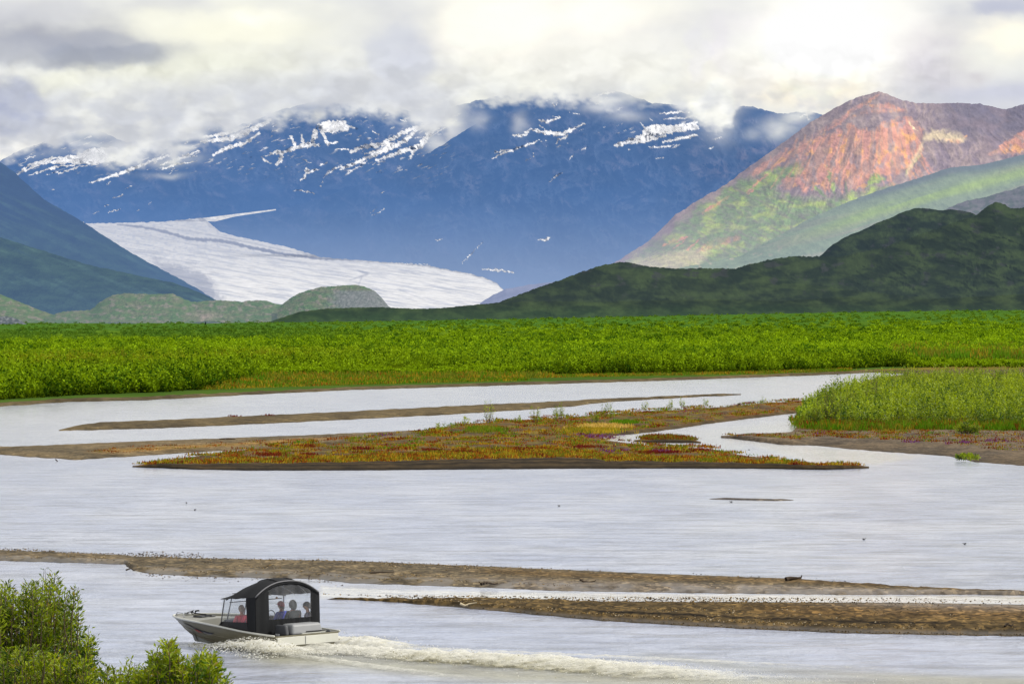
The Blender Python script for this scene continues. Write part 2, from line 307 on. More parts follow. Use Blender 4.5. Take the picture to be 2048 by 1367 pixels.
tag(range_layer('mountain_massif', M_far,
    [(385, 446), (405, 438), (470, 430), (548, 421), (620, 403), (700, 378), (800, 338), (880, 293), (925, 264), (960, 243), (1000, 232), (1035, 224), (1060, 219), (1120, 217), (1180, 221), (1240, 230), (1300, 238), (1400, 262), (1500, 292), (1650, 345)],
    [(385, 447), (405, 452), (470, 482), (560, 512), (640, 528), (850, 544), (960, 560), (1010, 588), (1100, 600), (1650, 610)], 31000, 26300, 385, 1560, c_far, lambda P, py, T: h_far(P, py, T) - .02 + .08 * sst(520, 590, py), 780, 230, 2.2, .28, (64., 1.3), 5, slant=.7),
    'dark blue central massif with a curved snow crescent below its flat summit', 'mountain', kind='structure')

# --- glacier
MOR = Canvas(-50, 400, 1150, 260)
MOR.line([(235, 449), (280, 453), (330, 463), (380, 478), (440, 481), (500, 494), (560, 507), (640, 517), (700, 519)], 7, .95, soft=3)
MOR.line([(260, 462), (340, 480), (450, 500), (580, 522), (700, 534), (840, 548)], 4, .3, soft=5); MOR.line([(300, 452), (380, 462), (450, 475), (520, 490), (600, 507)], 2.5, .5, soft=3)
MOR.line([(320, 447), (345, 452)], 3, .6); MOR.line([(410, 440), (420, 452), (440, 462)], 5, .45, soft=4)
MOR.poly([(300, 512), (345, 528), (392, 536), (424, 562), (446, 600), (400, 606), (330, 560)], .6, 12, 12); MOR.line([(340, 534), (380, 545), (410, 570)], 12, .4, soft=12)
MOR.line([(700, 560), (735, 548), (715, 540)], 5, .5, soft=4); MOR.line([(715, 575), (725, 550)], 5, .5, soft=4); MOR.line([(800, 580), (850, 600)], 4, .3, soft=4)
for k in range(60):
    x0 = rng.uniform(260, 850); y0 = 470 + (x0 - 260) * .12 + rng.uniform(-10, 110); l = rng.uniform(30, 110)
    MOR.line([(x0, y0), (x0 + l * .5, y0 + l * .10), (x0 + l, y0 + l * .26)], rng.uniform(1.2, 3), rng.uniform(.08, .28), soft=2)
def c_gl(P, py, T, g):
    c = grey(P, (226, 226, 226))
    s = fbm(P / 60. , (py - P * .18) / 5., 4, 12)
    c = mixc(c, S2L((160, 168, 188)), .45 * sst(-.05, .5, s)); c = mixc(c, S2L((150, 158, 176)), .55 * sst(.1, .5, fbm(P / 120., (py - P * .13) / 3., 4, 13)))
    c = mixc(c, S2L((168, 178, 202)), .65 * sst(0, .6, fbm(P / 8., py / 4., 3, 14)) * sst(560, 480, py))
    return mixc(c, S2L((62, 84, 128)), MOR.get(P, py) * .95)
M_gl = land_mat('glacier_ice', S2L((176, 184, 204)), .03, .12, .5, 5, (1, .25, 1))
P, T = np.meshgrid(np.linspace(120, 1080, 620), np.linspace(0, 1, 200))
_top = np.minimum(prof([(120, 449), (230, 447), (330, 444), (400, 436), (470, 428), (548, 420), (640, 470), (1080, 560)])(P), 700)
_rm = prof([(120, 447), (230, 446), (330, 443), (400, 436), (408, 437), (440, 463), (470, 472), (520, 482), (580, 495), (640, 514), (700, 519), (760, 523), (850, 530), (900, 540), (940, 547), (972, 556), (994, 566), (1000, 573), (1080, 640)])(P) + 2.2 * fbm(P / 12., P * 0, 4, 3)
_py = _rm + (628 - np.minimum(_rm, 626)) * T
_Y = 16800 + 8200 * np.clip((628 - _py) / 185, 0, 1) ** 1.0
_Yb = _Y + 26 * fbm(P / 40., _py / 8., 4, 91)
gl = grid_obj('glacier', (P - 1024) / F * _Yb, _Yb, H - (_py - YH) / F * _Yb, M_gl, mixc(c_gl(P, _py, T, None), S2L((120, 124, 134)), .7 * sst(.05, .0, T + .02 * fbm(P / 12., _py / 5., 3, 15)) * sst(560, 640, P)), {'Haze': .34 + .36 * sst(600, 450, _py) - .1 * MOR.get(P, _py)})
tag(gl, 'white glacier tongue with a dark curved moraine stripe flowing down the valley', 'glacier', kind='structure')
P, T = np.meshgrid(np.linspace(405, 552, 120), np.linspace(0, 1, 14))
_a = prof([(405, 436), (470, 428), (552, 418)])(P); _b = prof([(405, 442), (430, 443), (470, 433), (552, 420.5)])(P); _py = _a + (_b - _a) * T
_Y = 26250 - 200 * T
tag(grid_obj('glacier_branch', (P - 1024) / F * _Y, _Y, H - (_py - YH) / F * _Y, M_gl, c_gl(P, _py, T, None), {'Haze': .38 + 0 * P}),
    'thin white side glacier running right behind the central massif', 'glacier', kind='structure')
P, T = np.meshgrid(np.linspace(960, 1160, 90), np.linspace(0, 1, 30))
_a = prof([(960, 606), (985, 590), (1010, 578), (1060, 569), (1110, 563), (1160, 560)])(P) + fbm(P / 15., P * 0, 3, 4); _py = _a + (625 - _a) * T; _Y = 16500 - 500 * T
tag(grid_obj('moraine_slope', (P - 1024) / F * _Y, _Y, H - (_py - YH) / F * _Y, land_mat('pale_moraine', S2L((150, 166, 208)), .01, .3, .8, 20), grey(P, (120, 120, 128)), {'Haze': .62 + 0 * P}),
    'pale grey moraine slope at the right end of the glacier', 'moraine', kind='structure')

# --- red mountain and its slopes
RD = {}
def cv(key, soft=3, rough=6, **kw): RD[key] = Canvas(1180, 150, 1100, 450); return RD[key]
c_ = cv('orange')
c_.poly([(1619, 290), (1660, 268), (1700, 250), (1740, 262), (1787, 240), (1825, 238), (1849, 262), (1840, 300), (1823, 330), (1790, 352), (1765, 350), (1745, 345), (1728, 372), (1700, 385), (1690, 360), (1684, 388), (1668, 350), (1660, 345), (1655, 395), (1640, 370), (1620, 365), (1611, 388), (1600, 370), (1567, 376), (1562, 362), (1600, 350), (1611, 338), (1618, 319)], .9, 4, 9, 16)
c_.line([(1500, 350), (1527, 334), (1553, 322), (1580, 306), (1610, 292), (1640, 275)], 20, .75, soft=8); c_.line([(1494, 385), (1515, 365), (1538, 345)], 4, .9, soft=3)
c_.line([(1406, 426), (1430, 412), (1458, 392)], 6, .7, soft=4); c_.line([(1412, 420), (1425, 410)], 8, 1); c_.line([(1325, 492), (1350, 482), (1373, 474)], 8, 1); c_.line([(1346, 497), (1372, 480)], 4, 1); c_.line([(1374, 500), (1400, 478)], 6, 1)
c_.line([(1395, 502), (1430, 487), (1478, 474)], 18, .5, soft=6); c_.line([(1757, 190), (1735, 205), (1706, 220), (1680, 245), (1650, 262)], 8, .7, soft=5); c_.line([(1740, 212), (1775, 212), (1810, 222)], 12, .6, soft=6)
c_.poly([(1977, 309), (2010, 285), (2048, 258), (2100, 232), (2250, 220), (2250, 306), (2048, 306)], .9, 3, 4); c_.line([(1890, 278), (1915, 283), (1932, 273)], 8, .8, soft=4); c_.line([(1496, 388), (1508, 380)], 6, 1)
c_.line([(1700, 235), (1740, 222), (1790, 222)], 9, .5, soft=7); c_.line([(1560, 320), (1600, 290), (1660, 250), (1700, 225)], 7, .45, soft=6)
for k in range(46):   # scree chutes fanning down
    x0 = rng.uniform(1590, 1830); y0 = rng.uniform(265, 320); l = rng.uniform(50, 105); sl = (x0 - 1700) * .0035 + rng.uniform(-.12, .12)
    c_.line([(x0, y0), (x0 + sl * l * .5, y0 + l * .5), (x0 + sl * l * 1.3, y0 + l)], rng.uniform(3, 7), rng.uniform(.4, .9), soft=4)
c_ = cv('green')
c_.poly([(1250, 520), (1330, 470), (1400, 410), (1480, 365), (1560, 335), (1612, 325), (1605, 350), (1562, 360), (1560, 392), (1625, 395), (1650, 400), (1780, 372), (1800, 380), (1640, 440), (1500, 520), (1440, 545), (1250, 560)], .95, 10, 12, 30)
c_.line([(1655, 335), (1660, 352), (1668, 385)], 13, .95, soft=4); c_.poly([(1754, 340), (1772, 359), (1728, 375), (1742, 352)], .95, 3, 3); c_.line([(1690, 350), (1692, 385)], 6, .9, soft=3); c_.line([(1630, 375), (1650, 392)], 12, .9, soft=3)
c_.line([(1838, 312), (1825, 328), (1812, 345)], 7, .7, soft=3); c_.line([(1780, 310), (1785, 330)], 5, .6, soft=3)
c_ = cv('cream'); c_.line([(1850, 276), (1866, 270), (1895, 272), (1925, 278)], 20, .75, soft=14); c_.line([(1845, 285), (1838, 305), (1820, 335), (1812, 350)], 9, .55, soft=7)
c_.line([(1870, 269), (1881, 268)], 4, 1.0); c_.line([(1817, 243), (1826, 255), (1834, 263)], 2.2, 1.0, soft=1)
c_.poly([(1270, 520), (1350, 500), (1420, 500), (1400, 530), (1300, 548), (1250, 545)], .55, 12, 8)
def c_red(P, py, T, g):
    X, Yv = P + 3 * fbm(P / 7., py / 7., 3, 4), py + 3 * fbm(P / 7. + 7, py / 7., 3, 5)
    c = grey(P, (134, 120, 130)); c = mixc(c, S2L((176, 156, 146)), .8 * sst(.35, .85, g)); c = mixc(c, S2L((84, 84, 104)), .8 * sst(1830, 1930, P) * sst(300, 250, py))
    c = mixc(c, S2L((128, 112, 118)), .6 * sst(-.2, .5, fbm(P / 50., py / 26., 4, 6)))
    gr = RD['green'].get(X, Yv); gb = sst(-.1, .5, fbm(P / 40., py / 22., 4, 66))
    gc = mixc(grey(P, (116, 156, 84)), S2L((176, 204, 82)), gb); gc = mixc(gc, S2L((120, 122, 104)), .6 * sst(.15, .6, fbm((P + py * 1.6) / 60., (py - P * .5) / 14., 4, 67)))
    c = c + (gc - c) * (gr * (.75 + .25 * sst(-.2, .1, fbm((P + py) / 26., (py - .6 * P) / 9., 4, 171))))[..., None]
    og = RD['orange'].get(X, Yv); ov = fbm((P - 1757) / (np.abs(py - 120) + 60) * 14, py / 70., 4, 68)
    oc = mixc(grey(P, (250, 172, 118)), S2L((214, 150, 132)), sst(-.3, .4, ov)); oc = mixc(oc, S2L((255, 186, 96)), .8 * sst(.1, .5, fbm(P / 24., py / 24., 3, 69))); oc = mixc(oc, S2L((178, 160, 160)), .75 * sst(.15, .5, fbm(P / 15., py / 34., 5, 169)))
    c = c + (oc - c) * (og * (.30 + .70 * sst(-.28, .12, ov)))[..., None]
    c = mixc(c, S2L((244, 224, 176)), RD['cream'].get(X, Yv))
    sc = sst(.35, .75, fbm((P + 1.2 * py) / 70., (py - P * .45) / 8., 4, 61)) * sst(1700, 1500, P) * .6
    return mixc(c, S2L((176, 160, 140)), .5 * sc)
M_red = land_mat('red_mountain_scree', S2L((176, 176, 202)), .03, .34, .8, 16, (1, .14, 1))
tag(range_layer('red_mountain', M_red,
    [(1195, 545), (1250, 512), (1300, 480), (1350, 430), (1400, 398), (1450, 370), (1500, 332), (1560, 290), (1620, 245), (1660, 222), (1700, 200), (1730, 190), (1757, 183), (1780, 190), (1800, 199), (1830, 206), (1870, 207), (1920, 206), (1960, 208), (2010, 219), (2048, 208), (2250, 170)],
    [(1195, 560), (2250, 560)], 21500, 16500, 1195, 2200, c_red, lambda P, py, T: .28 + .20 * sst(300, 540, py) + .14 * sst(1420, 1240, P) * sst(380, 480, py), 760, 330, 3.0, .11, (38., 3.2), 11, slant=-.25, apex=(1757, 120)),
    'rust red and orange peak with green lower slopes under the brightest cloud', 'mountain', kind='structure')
def c_green(P, py, T, g):
    c = grey(P, (126, 140, 108)); n = fbm((P + 2 * py) / 120., (py - .0 * P + .28 * P) / 16., 5, 30)
    c = mixc(c, S2L((150, 140, 122)), .6 * sst(-.1, .5, n))
    band = np.exp(-((py - (prof([(1400, 545), (1760, 420), (2048, 345), (2250, 310)])(P))) / 13.) ** 2)
    c = mixc(c, S2L((152, 178, 66)), .8 * band * sst(-.6, .1, n) * sst(1500, 1750, P)); c = mixc(c, S2L((78, 96, 84)), .7 * sst(.1, .6, fbm(P / 90., py / 18. + P / 120., 4, 31)) * sst(.35, .7, T))
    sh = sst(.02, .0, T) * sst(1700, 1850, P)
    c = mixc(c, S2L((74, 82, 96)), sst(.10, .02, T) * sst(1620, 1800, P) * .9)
    return mixc(c, S2L((196, 176, 150)), .6 * sst(.30, .6, fbm(P / 16., py / 9., 4, 33)) * sst(1700, 1450, P))
M_grn = land_mat('green_upland', S2L((168, 188, 206)), .035, .25, .7, 10, (1, .12, 1))
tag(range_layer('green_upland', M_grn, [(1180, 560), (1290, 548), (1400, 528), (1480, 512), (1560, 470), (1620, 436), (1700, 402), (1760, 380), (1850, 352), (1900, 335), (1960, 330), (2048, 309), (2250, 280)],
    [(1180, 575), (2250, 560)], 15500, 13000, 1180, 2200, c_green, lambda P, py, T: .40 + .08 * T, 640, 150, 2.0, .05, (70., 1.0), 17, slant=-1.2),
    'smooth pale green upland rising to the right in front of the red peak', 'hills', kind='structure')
M_hill = land_mat('dark_hill_tundra', S2L((72, 88, 100)), .12, .5, .8, 3, (1, .07, 1))
tag(range_layer('rocky_hill', land_mat('grey_hill', S2L((150, 160, 190)), .01, .4, 1, 25), [(1860, 440), (1900, 414), (1930, 402), (1970, 394), (2020, 380), (2048, 371), (2250, 340)], [(1860, 460), (2250, 470)], 11500, 10500, 1860, 2200,
    lambda P, py, T, g: mixc(grey(P, (104, 104, 100)), S2L((70, 84, 66)), sst(-.2, .4, fbm(P / 16., py / 10., 4, 2))), lambda P, py, T: .38 + 0 * P, 160, 50, 2.5, .1, (26., 1.), 23),
    'small grey rocky hill peeping above the dark ridge at far right', 'hill', kind='structure')

# --- dark hills, cloud shadow painted in as dark ground colour
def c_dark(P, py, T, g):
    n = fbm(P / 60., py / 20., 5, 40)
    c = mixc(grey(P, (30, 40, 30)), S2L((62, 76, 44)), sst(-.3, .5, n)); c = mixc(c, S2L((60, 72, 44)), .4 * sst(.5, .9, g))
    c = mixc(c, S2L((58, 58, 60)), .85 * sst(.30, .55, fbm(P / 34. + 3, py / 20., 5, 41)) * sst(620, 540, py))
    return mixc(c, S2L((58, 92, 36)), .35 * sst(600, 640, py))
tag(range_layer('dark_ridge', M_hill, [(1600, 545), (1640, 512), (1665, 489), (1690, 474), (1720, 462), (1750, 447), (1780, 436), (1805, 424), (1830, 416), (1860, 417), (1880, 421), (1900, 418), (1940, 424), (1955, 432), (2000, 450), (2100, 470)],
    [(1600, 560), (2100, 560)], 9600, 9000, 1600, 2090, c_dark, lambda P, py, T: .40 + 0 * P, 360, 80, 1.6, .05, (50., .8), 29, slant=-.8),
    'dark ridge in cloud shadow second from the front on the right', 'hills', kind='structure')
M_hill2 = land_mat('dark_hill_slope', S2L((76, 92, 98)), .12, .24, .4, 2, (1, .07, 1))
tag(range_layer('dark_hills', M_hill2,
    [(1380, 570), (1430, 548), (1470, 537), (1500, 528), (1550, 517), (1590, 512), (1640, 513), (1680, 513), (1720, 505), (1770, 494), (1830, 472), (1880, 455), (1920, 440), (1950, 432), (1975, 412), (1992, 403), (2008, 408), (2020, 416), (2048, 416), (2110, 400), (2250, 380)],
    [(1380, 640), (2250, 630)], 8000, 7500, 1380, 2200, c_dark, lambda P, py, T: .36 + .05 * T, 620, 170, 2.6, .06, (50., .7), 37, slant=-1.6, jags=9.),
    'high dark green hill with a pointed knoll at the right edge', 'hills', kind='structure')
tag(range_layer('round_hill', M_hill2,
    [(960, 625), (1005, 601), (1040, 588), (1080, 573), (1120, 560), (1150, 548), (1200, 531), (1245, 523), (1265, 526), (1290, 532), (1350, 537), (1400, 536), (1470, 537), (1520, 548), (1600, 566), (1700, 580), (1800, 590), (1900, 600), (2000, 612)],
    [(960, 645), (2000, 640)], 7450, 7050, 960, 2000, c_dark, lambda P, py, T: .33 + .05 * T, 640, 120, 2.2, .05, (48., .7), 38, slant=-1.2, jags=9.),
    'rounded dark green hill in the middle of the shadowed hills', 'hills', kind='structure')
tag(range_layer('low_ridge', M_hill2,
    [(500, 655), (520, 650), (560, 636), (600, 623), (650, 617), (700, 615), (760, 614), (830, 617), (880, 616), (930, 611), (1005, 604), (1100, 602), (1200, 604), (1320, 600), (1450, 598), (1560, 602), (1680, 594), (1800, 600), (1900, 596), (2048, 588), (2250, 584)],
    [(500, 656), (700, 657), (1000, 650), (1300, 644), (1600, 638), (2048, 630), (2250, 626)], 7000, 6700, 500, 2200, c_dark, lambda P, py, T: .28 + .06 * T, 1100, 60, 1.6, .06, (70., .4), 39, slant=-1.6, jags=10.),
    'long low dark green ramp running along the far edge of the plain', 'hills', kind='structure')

# --- left slopes
M_left = land_mat('left_slope', S2L((92, 122, 168)), .022, .5, .9, 24, (1, .15, 1))
def c_left(P, py, T, g):
    n = fbm((P - 1.4 * py) / 60., (py - .4 * P) / 16., 5, 50)
    c = mixc(grey(P, (34, 50, 66)), S2L((56, 76, 50)), sst(400, 520, py + 40 * n)); return mixc(c, S2L((78, 104, 84)), .5 * sst(0, .6, n))
tag(range_layer('valley_side', M_left, [(-250, 250), (-100, 290), (0, 324), (30, 345), (60, 374), (90, 400), (160, 440), (200, 466), (250, 498), (300, 526), (350, 552), (400, 580), (440, 606)],
    [(-250, 600), (440, 615)], 16200, 13900, -250, 440, c_left, lambda P, py, T: .64 + .02 * T + .14 * sst(220, 420, P), 360, 200, 2.0, .09, (60., 1.6), 51, slant=1.2),
    'steep blue slope at the left edge dropping to the glacier', 'mountain', kind='structure')
tag(range_layer('valley_spur', M_left, [(-250, 440), (-100, 455), (0, 474), (60, 493), (120, 512), (180, 530), (240, 543), (300, 556), (350, 566), (400, 585), (432, 600), (470, 625)],
    [(-250, 650), (470, 640)], 13500, 11000, -250, 470, c_left, lambda P, py, T: .42 + .10 * T, 340, 120, 1.6, .08, (50., 1.2), 53, slant=1.5),
    'lower dark green spur at the left edge in front of the steep slope', 'hills', kind='structure')
def c_mound(P, py, T, g):
    n = fbm(P / 26., py / 9., 5, 70); c = mixc(grey(P, (104, 108, 76)), S2L((80, 106, 58)), sst(-.3, .3, n)); c = mixc(c, S2L((134, 122, 110)), .85 * sst(.2, .4, fbm(P / 18., py / 8., 4, 71)))
    return mixc(c, S2L((172, 148, 140)), .8 * np.exp(-(((P - 410) / 26.) ** 2 + ((py - 631) / 9.) ** 2)) * sst(-.6, .1, n))
M_mound = land_mat('low_mounds', S2L((132, 156, 166)), .22, .5, .9, 5, (1, .08, 1))
tag(range_layer('grassy_slope', M_mound, [(-250, 560), (0, 588), (40, 604), (80, 620), (110, 630), (190, 646), (260, 655)], [(-250, 658), (260, 658)], 9400, 8200, -250, 260, c_mound, lambda P, py, T: .34 + 0 * P, 240, 50, 1.2, .1, (30., .8), 73),
    'pale green slope at the far left foot of the valley side', 'hill', kind='structure')
tag(range_layer('low_mounds', M_mound, [(60, 650), (90, 634), (130, 622), (180, 620), (200, 603), (225, 590), (250, 586), (300, 588), (345, 587), (360, 594), (385, 604), (400, 602), (440, 600), (480, 603), (500, 601), (530, 600), (550, 607), (570, 610), (620, 622), (700, 640)],
    [(60, 656), (700, 656)], 9000, 7800, 60, 700, c_mound, lambda P, py, T: .38 + 0 * P, 380, 70, 2.4, .35, (28., .8), 75, jags=14.),
    'row of low green and rocky mounds below the glacier', 'hills', kind='structure')
def c_knob(P, py, T, g):
    c = c_mound(P, py, T, g); return mixc(c, S2L((120, 118, 122)), .9 * sst(640, 690, P + 18 * fbm(P / 16., py / 10., 4, 3)) * sst(578, 584, py))
tag(range_layer('rocky_knob', M_mound, [(555, 616), (570, 604), (590, 590), (610, 582), (640, 574), (680, 571), (710, 569), (730, 573), (750, 582), (765, 597), (776, 611), (790, 622)], [(555, 650), (790, 650)], 8500, 7700, 555, 790, c_knob, lambda P, py, T: .34 + 0 * P, 200, 70, 1.6, .18, (22., 1.6), 79, jags=9.),
    'rounded rocky knob with a grey cliff on its right face before the glacier', 'hill', kind='structure')
tag(range_layer('boulder_mound', M_mound, [(-200, 628), (-60, 630), (0, 632), (20, 633), (40, 639), (50, 652)], [(-200, 657), (50, 657)], 6200, 5900, -200, 50, lambda P, py, T, g: mixc(grey(P, (76, 80, 84)), S2L((128, 128, 132)), sst(-.1, .5, fbm(P / 6., py / 4., 4, 9))), lambda P, py, T: .22 + 0 * P, 130, 30, 1.4, .3, (12., 1.2), 81, jags=8.),
    'dark boulder mound at the left edge of the green plain', 'mound', kind='structure')
for a_, b_, pk, nm in ((180, 300, 643, 'left'), (365, 470, 641, 'right')):
    tag(range_layer('scrub_mound', M_mound, [(a_, 655), (a_ + 20, pk + 4), ((a_ + b_) / 2, pk), (b_ - 15, pk + 5), (b_, 655)], [(a_, 657), (b_, 657)], 6600, 6300, a_, b_, lambda P, py, T, g: mixc(grey(P, (66, 80, 74)), S2L((100, 104, 100)), sst(-.1, .5, fbm(P / 6., py / 4., 4, 9))), lambda P, py, T: .30 + 0 * P, 90, 20, 1.2, .3, (12., 1.2), 83, jags=8.),
        'low dark scrubby mound on the plain, %s one of the two' % nm, 'mound', kind='structure')

# ------------------------------------------------------------------ sky backdrop and clouds
def gb(P, py, x, y, rx, ry, amp=1.0, w=28, s=1):
    X = P + w * fbm(P / 90., py / 60., 4, 200 + s); Y_ = py + w * .6 * fbm(P / 90. + 4, py / 60., 4, 230 + s)
    return amp * np.exp(-(((X - x) / rx) ** 2 + ((Y_ - y) / ry) ** 2))
def puff_shade(P, PY, s=0):
    X = P + 26 * fbm(P / 50., PY / 40., 3, 140 + s); Y_ = PY + 18 * fbm(P / 50., PY / 40., 3, 150 + s)
    f = lambda x, y: fbm(x / 80., y / 52., 4, 160 + s, .42)
    return np.clip((f(X, Y_) - f(X - 14, Y_ - 18)) * 1.5, -1, 1)  # offset noise difference paints lit and shaded sides onto the billows
def cloud_col(P, py):
    c = grey(P, (224, 225, 224))
    c = mixc(c, S2L((236, 236, 228)), sst(-.4, .5, fbm(P / 300., py / 110., 5, 101)) * .8)
    c = mixc(c, S2L((208, 209, 214)), .35 * sst(-.1, .6, fbm(P / 220. + 5, py / 90., 4, 103)))
    for (x, y, rx, ry, a, col) in [(110, 75, 230, 42, .95, (184, 186, 194)), (180, 105, 120, 24, .7, (172, 175, 186)), (60, 20, 260, 30, .6, (208, 209, 214)), (20, 215, 60, 50, .95, (184, 188, 204)), (0, 250, 100, 30, .6, (190, 194, 210)),
            (110, 165, 70, 30, .7, (240, 240, 224)), (240, 140, 130, 26, .6, (232, 232, 220)), (470, 60, 200, 46, .8, (238, 237, 222)), (510, 34, 60, 14, .8, (250, 248, 240)), (420, 130, 200, 40, .6, (226, 227, 214)), (20, 300, 90, 24, .8, (240, 238, 232)),
            (820, 110, 70, 70, .75, (206, 208, 216)), (1000, 50, 130, 70, .9, (250, 246, 234)), (1180, 30, 160, 50, .9, (254, 250, 240)), (1150, 140, 160, 50, .6, (228, 228, 224)), (350, 210, 200, 50, .5, (210, 212, 216)), (640, 180, 160, 40, .5, (206, 209, 216)),
            (1440, 90, 30, 60, .75, (222, 220, 226)), (1520, 40, 80, 26, .5, (228, 225, 228)), (1560, 150, 90, 40, .6, (232, 228, 222)), (1650, 80, 150, 90, 1.0, (255, 253, 246)), (1640, 190, 140, 26, .7, (250, 240, 218)), (1850, 100, 70, 60, .8, (208, 205, 212)), (1870, 170, 90, 40, .7, (212, 210, 216)),
            (1990, 18, 70, 22, .95, (200, 202, 212)), (2040, 70, 90, 26, .9, (252, 246, 230)), (1960, 150, 30, 14, .5, (206, 202, 206)), (2040, 185, 160, 24, .8, (204, 206, 218)), (1900, 205, 200, 18, .5, (206, 208, 216)), (1430, 215, 38, 50, .95, (246, 243, 232)), (1400, 150, 40, 50, .6, (238, 236, 228))]:
        c = mixc(c, S2L(col), gb(P, py, x, y, rx, ry, a, 34, int(x) % 7))
    def gs(x, y, rx, ry, a, s_):
        X = P + 30 * fbm(P / 80., py / 55., 5, 270 + s_); Y_ = py + 20 * fbm(P / 80. + 4, py / 55., 5, 280 + s_); return a * sst(1.25, .7, np.hypot((X - x) / rx, (Y_ - y) / ry))
    for k_, (x, y, rx, ry, a, col) in enumerate([(20, 218, 78, 56, .8, (188, 192, 206)), (60, 100, 300, 36, .55, (186, 189, 198)), (215, 112, 120, 26, .5, (176, 180, 190)), (800, 110, 62, 66, .55, (208, 211, 219)), (760, 190, 130, 40, .35, (212, 214, 220)), (1432, 225, 48, 66, .8, (246, 244, 236)), (1180, 120, 180, 50, .35, (236, 235, 230)), (1395, 110, 26, 50, .35, (222, 221, 228)), (1700, 60, 180, 90, .4, (254, 252, 246)), (2010, 200, 120, 26, .45, (206, 208, 218)), (2010, 14, 70, 18, .7, (200, 203, 214)), (980, 60, 110, 60, .4, (250, 247, 238)), (430, 50, 170, 34, .4, (244, 243, 230))]):
        c = mixc(c, S2L(col), gs(x, y, rx, ry, a, k_))
    d = fbm(P / 130., py / 60., 5, 109)
    pf = puff_shade(P, py, 5) * (.35 + .65 * sst(60, 200, py))
    c = .70 + (c - .70) * 1.45
    return np.clip(c * (1.06 + .03 * d[..., None] + .035 * pf[..., None]), 0, 1)
M_cloud = cloud_mat('cloud_vapour')
M_glow = M_cloud
P, PY = np.meshgrid(np.linspace(-900, 2950, 760), np.linspace(-700, 640, 330))
Yc = 60000.0
al = sst(-900, -300, P) * sst(2950, 2350, P) * sst(-700, -150, PY)
cc = cloud_col(P, PY)
cc = mixc(cc, S2L((120, 134, 160)), gb(P, PY, 1788, 155, 13, 11, .8, 6, 3))
tag(grid_obj('sky', (P - 1024) / F * Yc, Yc + 0 * P, H - (PY - YH) / F * Yc, M_cloud, cc, {'Alpha': al}), 'bright broken overcast sky, warmest above the red peak', 'sky', kind='structure')

e_back = prof([(-300, 330), (0, 300), (50, 287), (120, 285), (140, 285), (200, 312), (260, 318), (300, 300), (345, 312), (400, 285), (440, 262), (490, 255), (540, 238), (600, 222), (700, 220), (760, 216), (820, 240), (870, 262), (930, 270), (1000, 232), (1500, 232), (1560, 262), (1640, 270), (1720, 240), (2000, 250)])
P, PY = np.meshgrid(np.linspace(-300, 1850, 560), np.linspace(60, 400, 150))
e = e_back(P) + 10 + 20 * fbm(P / 60., PY / 44., 5, 120)
al = sst(22, -20, PY - e + 16 * fbm(P / 24., PY / 18., 4, 121)) * sst(60, 150, PY)
for (x, y, rx, ry, a) in [(190, 280, 50, 9, .6), (150, 296, 60, 7, .4), (426, 264, 18, 12, .8), (325, 247, 12, 8, .25), (380, 284, 30, 6, .7), (610, 218, 60, 9, .4), (90, 304, 40, 10, .5), (1522, 232, 24, 20, .6)]:
    al = al * (1 - gb(P, PY, x, y, rx, ry, a, 14, 5))
for (x, y, rx, ry, a) in [(330, 350, 40, 7, .45), (240, 295, 90, 16, .55), (330, 318, 70, 12, .6), (110, 305, 60, 10, .3), (880, 285, 26, 20, .85), (845, 262, 40, 18, .5), (1560, 268, 44, 22, .6), (1530, 280, 30, 14, .5), (1480, 240, 30, 40, .6)]:
    al = np.maximum(al, gb(P, PY, x, y, rx, ry, a, 16, 6))
Yc = 26500.0
def veil_col(P, PY): return np.clip(1 + .085 * puff_shade(P, PY), .8, 1.12)[..., None] * mixc(cloud_col(P, PY), S2L((200, 204, 214)), .75 * sst(130, 240, PY) * sst(-.6, .3, fbm(P / 70., PY / 40., 4, 125)))
def sheet(name, P, PY, Yc, al, label):
    keep = (al[:-1, :-1] + al[1:, 1:] + al[1:, :-1] + al[:-1, 1:]) > .004
    Yb = Yc + 260 * fbm(P / 70., PY / 50., 3, 127)
    V = np.stack([(P - 1024) / F * Yb, Yb, H - (PY - YH) / F * Yb], -1).reshape(-1, 3)
    o = mesh_np(name, V, grid_faces(*P.shape, keep=keep), M_cloud, veil_col(P, PY).reshape(-1, 3), {'Alpha': al})
    return tag(o, label, 'cloud', kind='structure')
sheet('cloud_bank', P, PY, 34000.0, np.where(P > 885, al * sst(960, 900, P), al), 'grey white cloud bank wrapping the tops of the left snowy range')
P, PY = np.meshgrid(np.linspace(820, 1900, 380), np.linspace(60, 400, 160))
e = prof([(820, 120), (900, 190), (940, 205), (990, 212), (1060, 208), (1100, 210), (1180, 210), (1220, 226), (1260, 226), (1300, 208), (1340, 212), (1385, 238), (1410, 262), (1440, 272), (1462, 262), (1478, 225), (1500, 195), (1530, 195), (1560, 222), (1620, 236), (1680, 222), (1750, 190), (1900, 190)])(P)
e = e + 13 * fbm(P / 45., PY / 34., 5, 130)
al = sst(14, -20, PY - e + 12 * fbm(P / 20., PY / 15., 4, 131)) * sst(60, 150, PY) * sst(850, 960, P)
for (x, y, rx, ry, a) in [(1262, 216, 36, 18, .75), (1228, 190, 30, 7, .45), (1518, 232, 20, 18, .65), (1112, 210, 22, 6, .35), (1345, 228, 34, 8, .6)]:
    al = al * (1 - gb(P, PY, x, y, rx, ry, a, 10, 5))
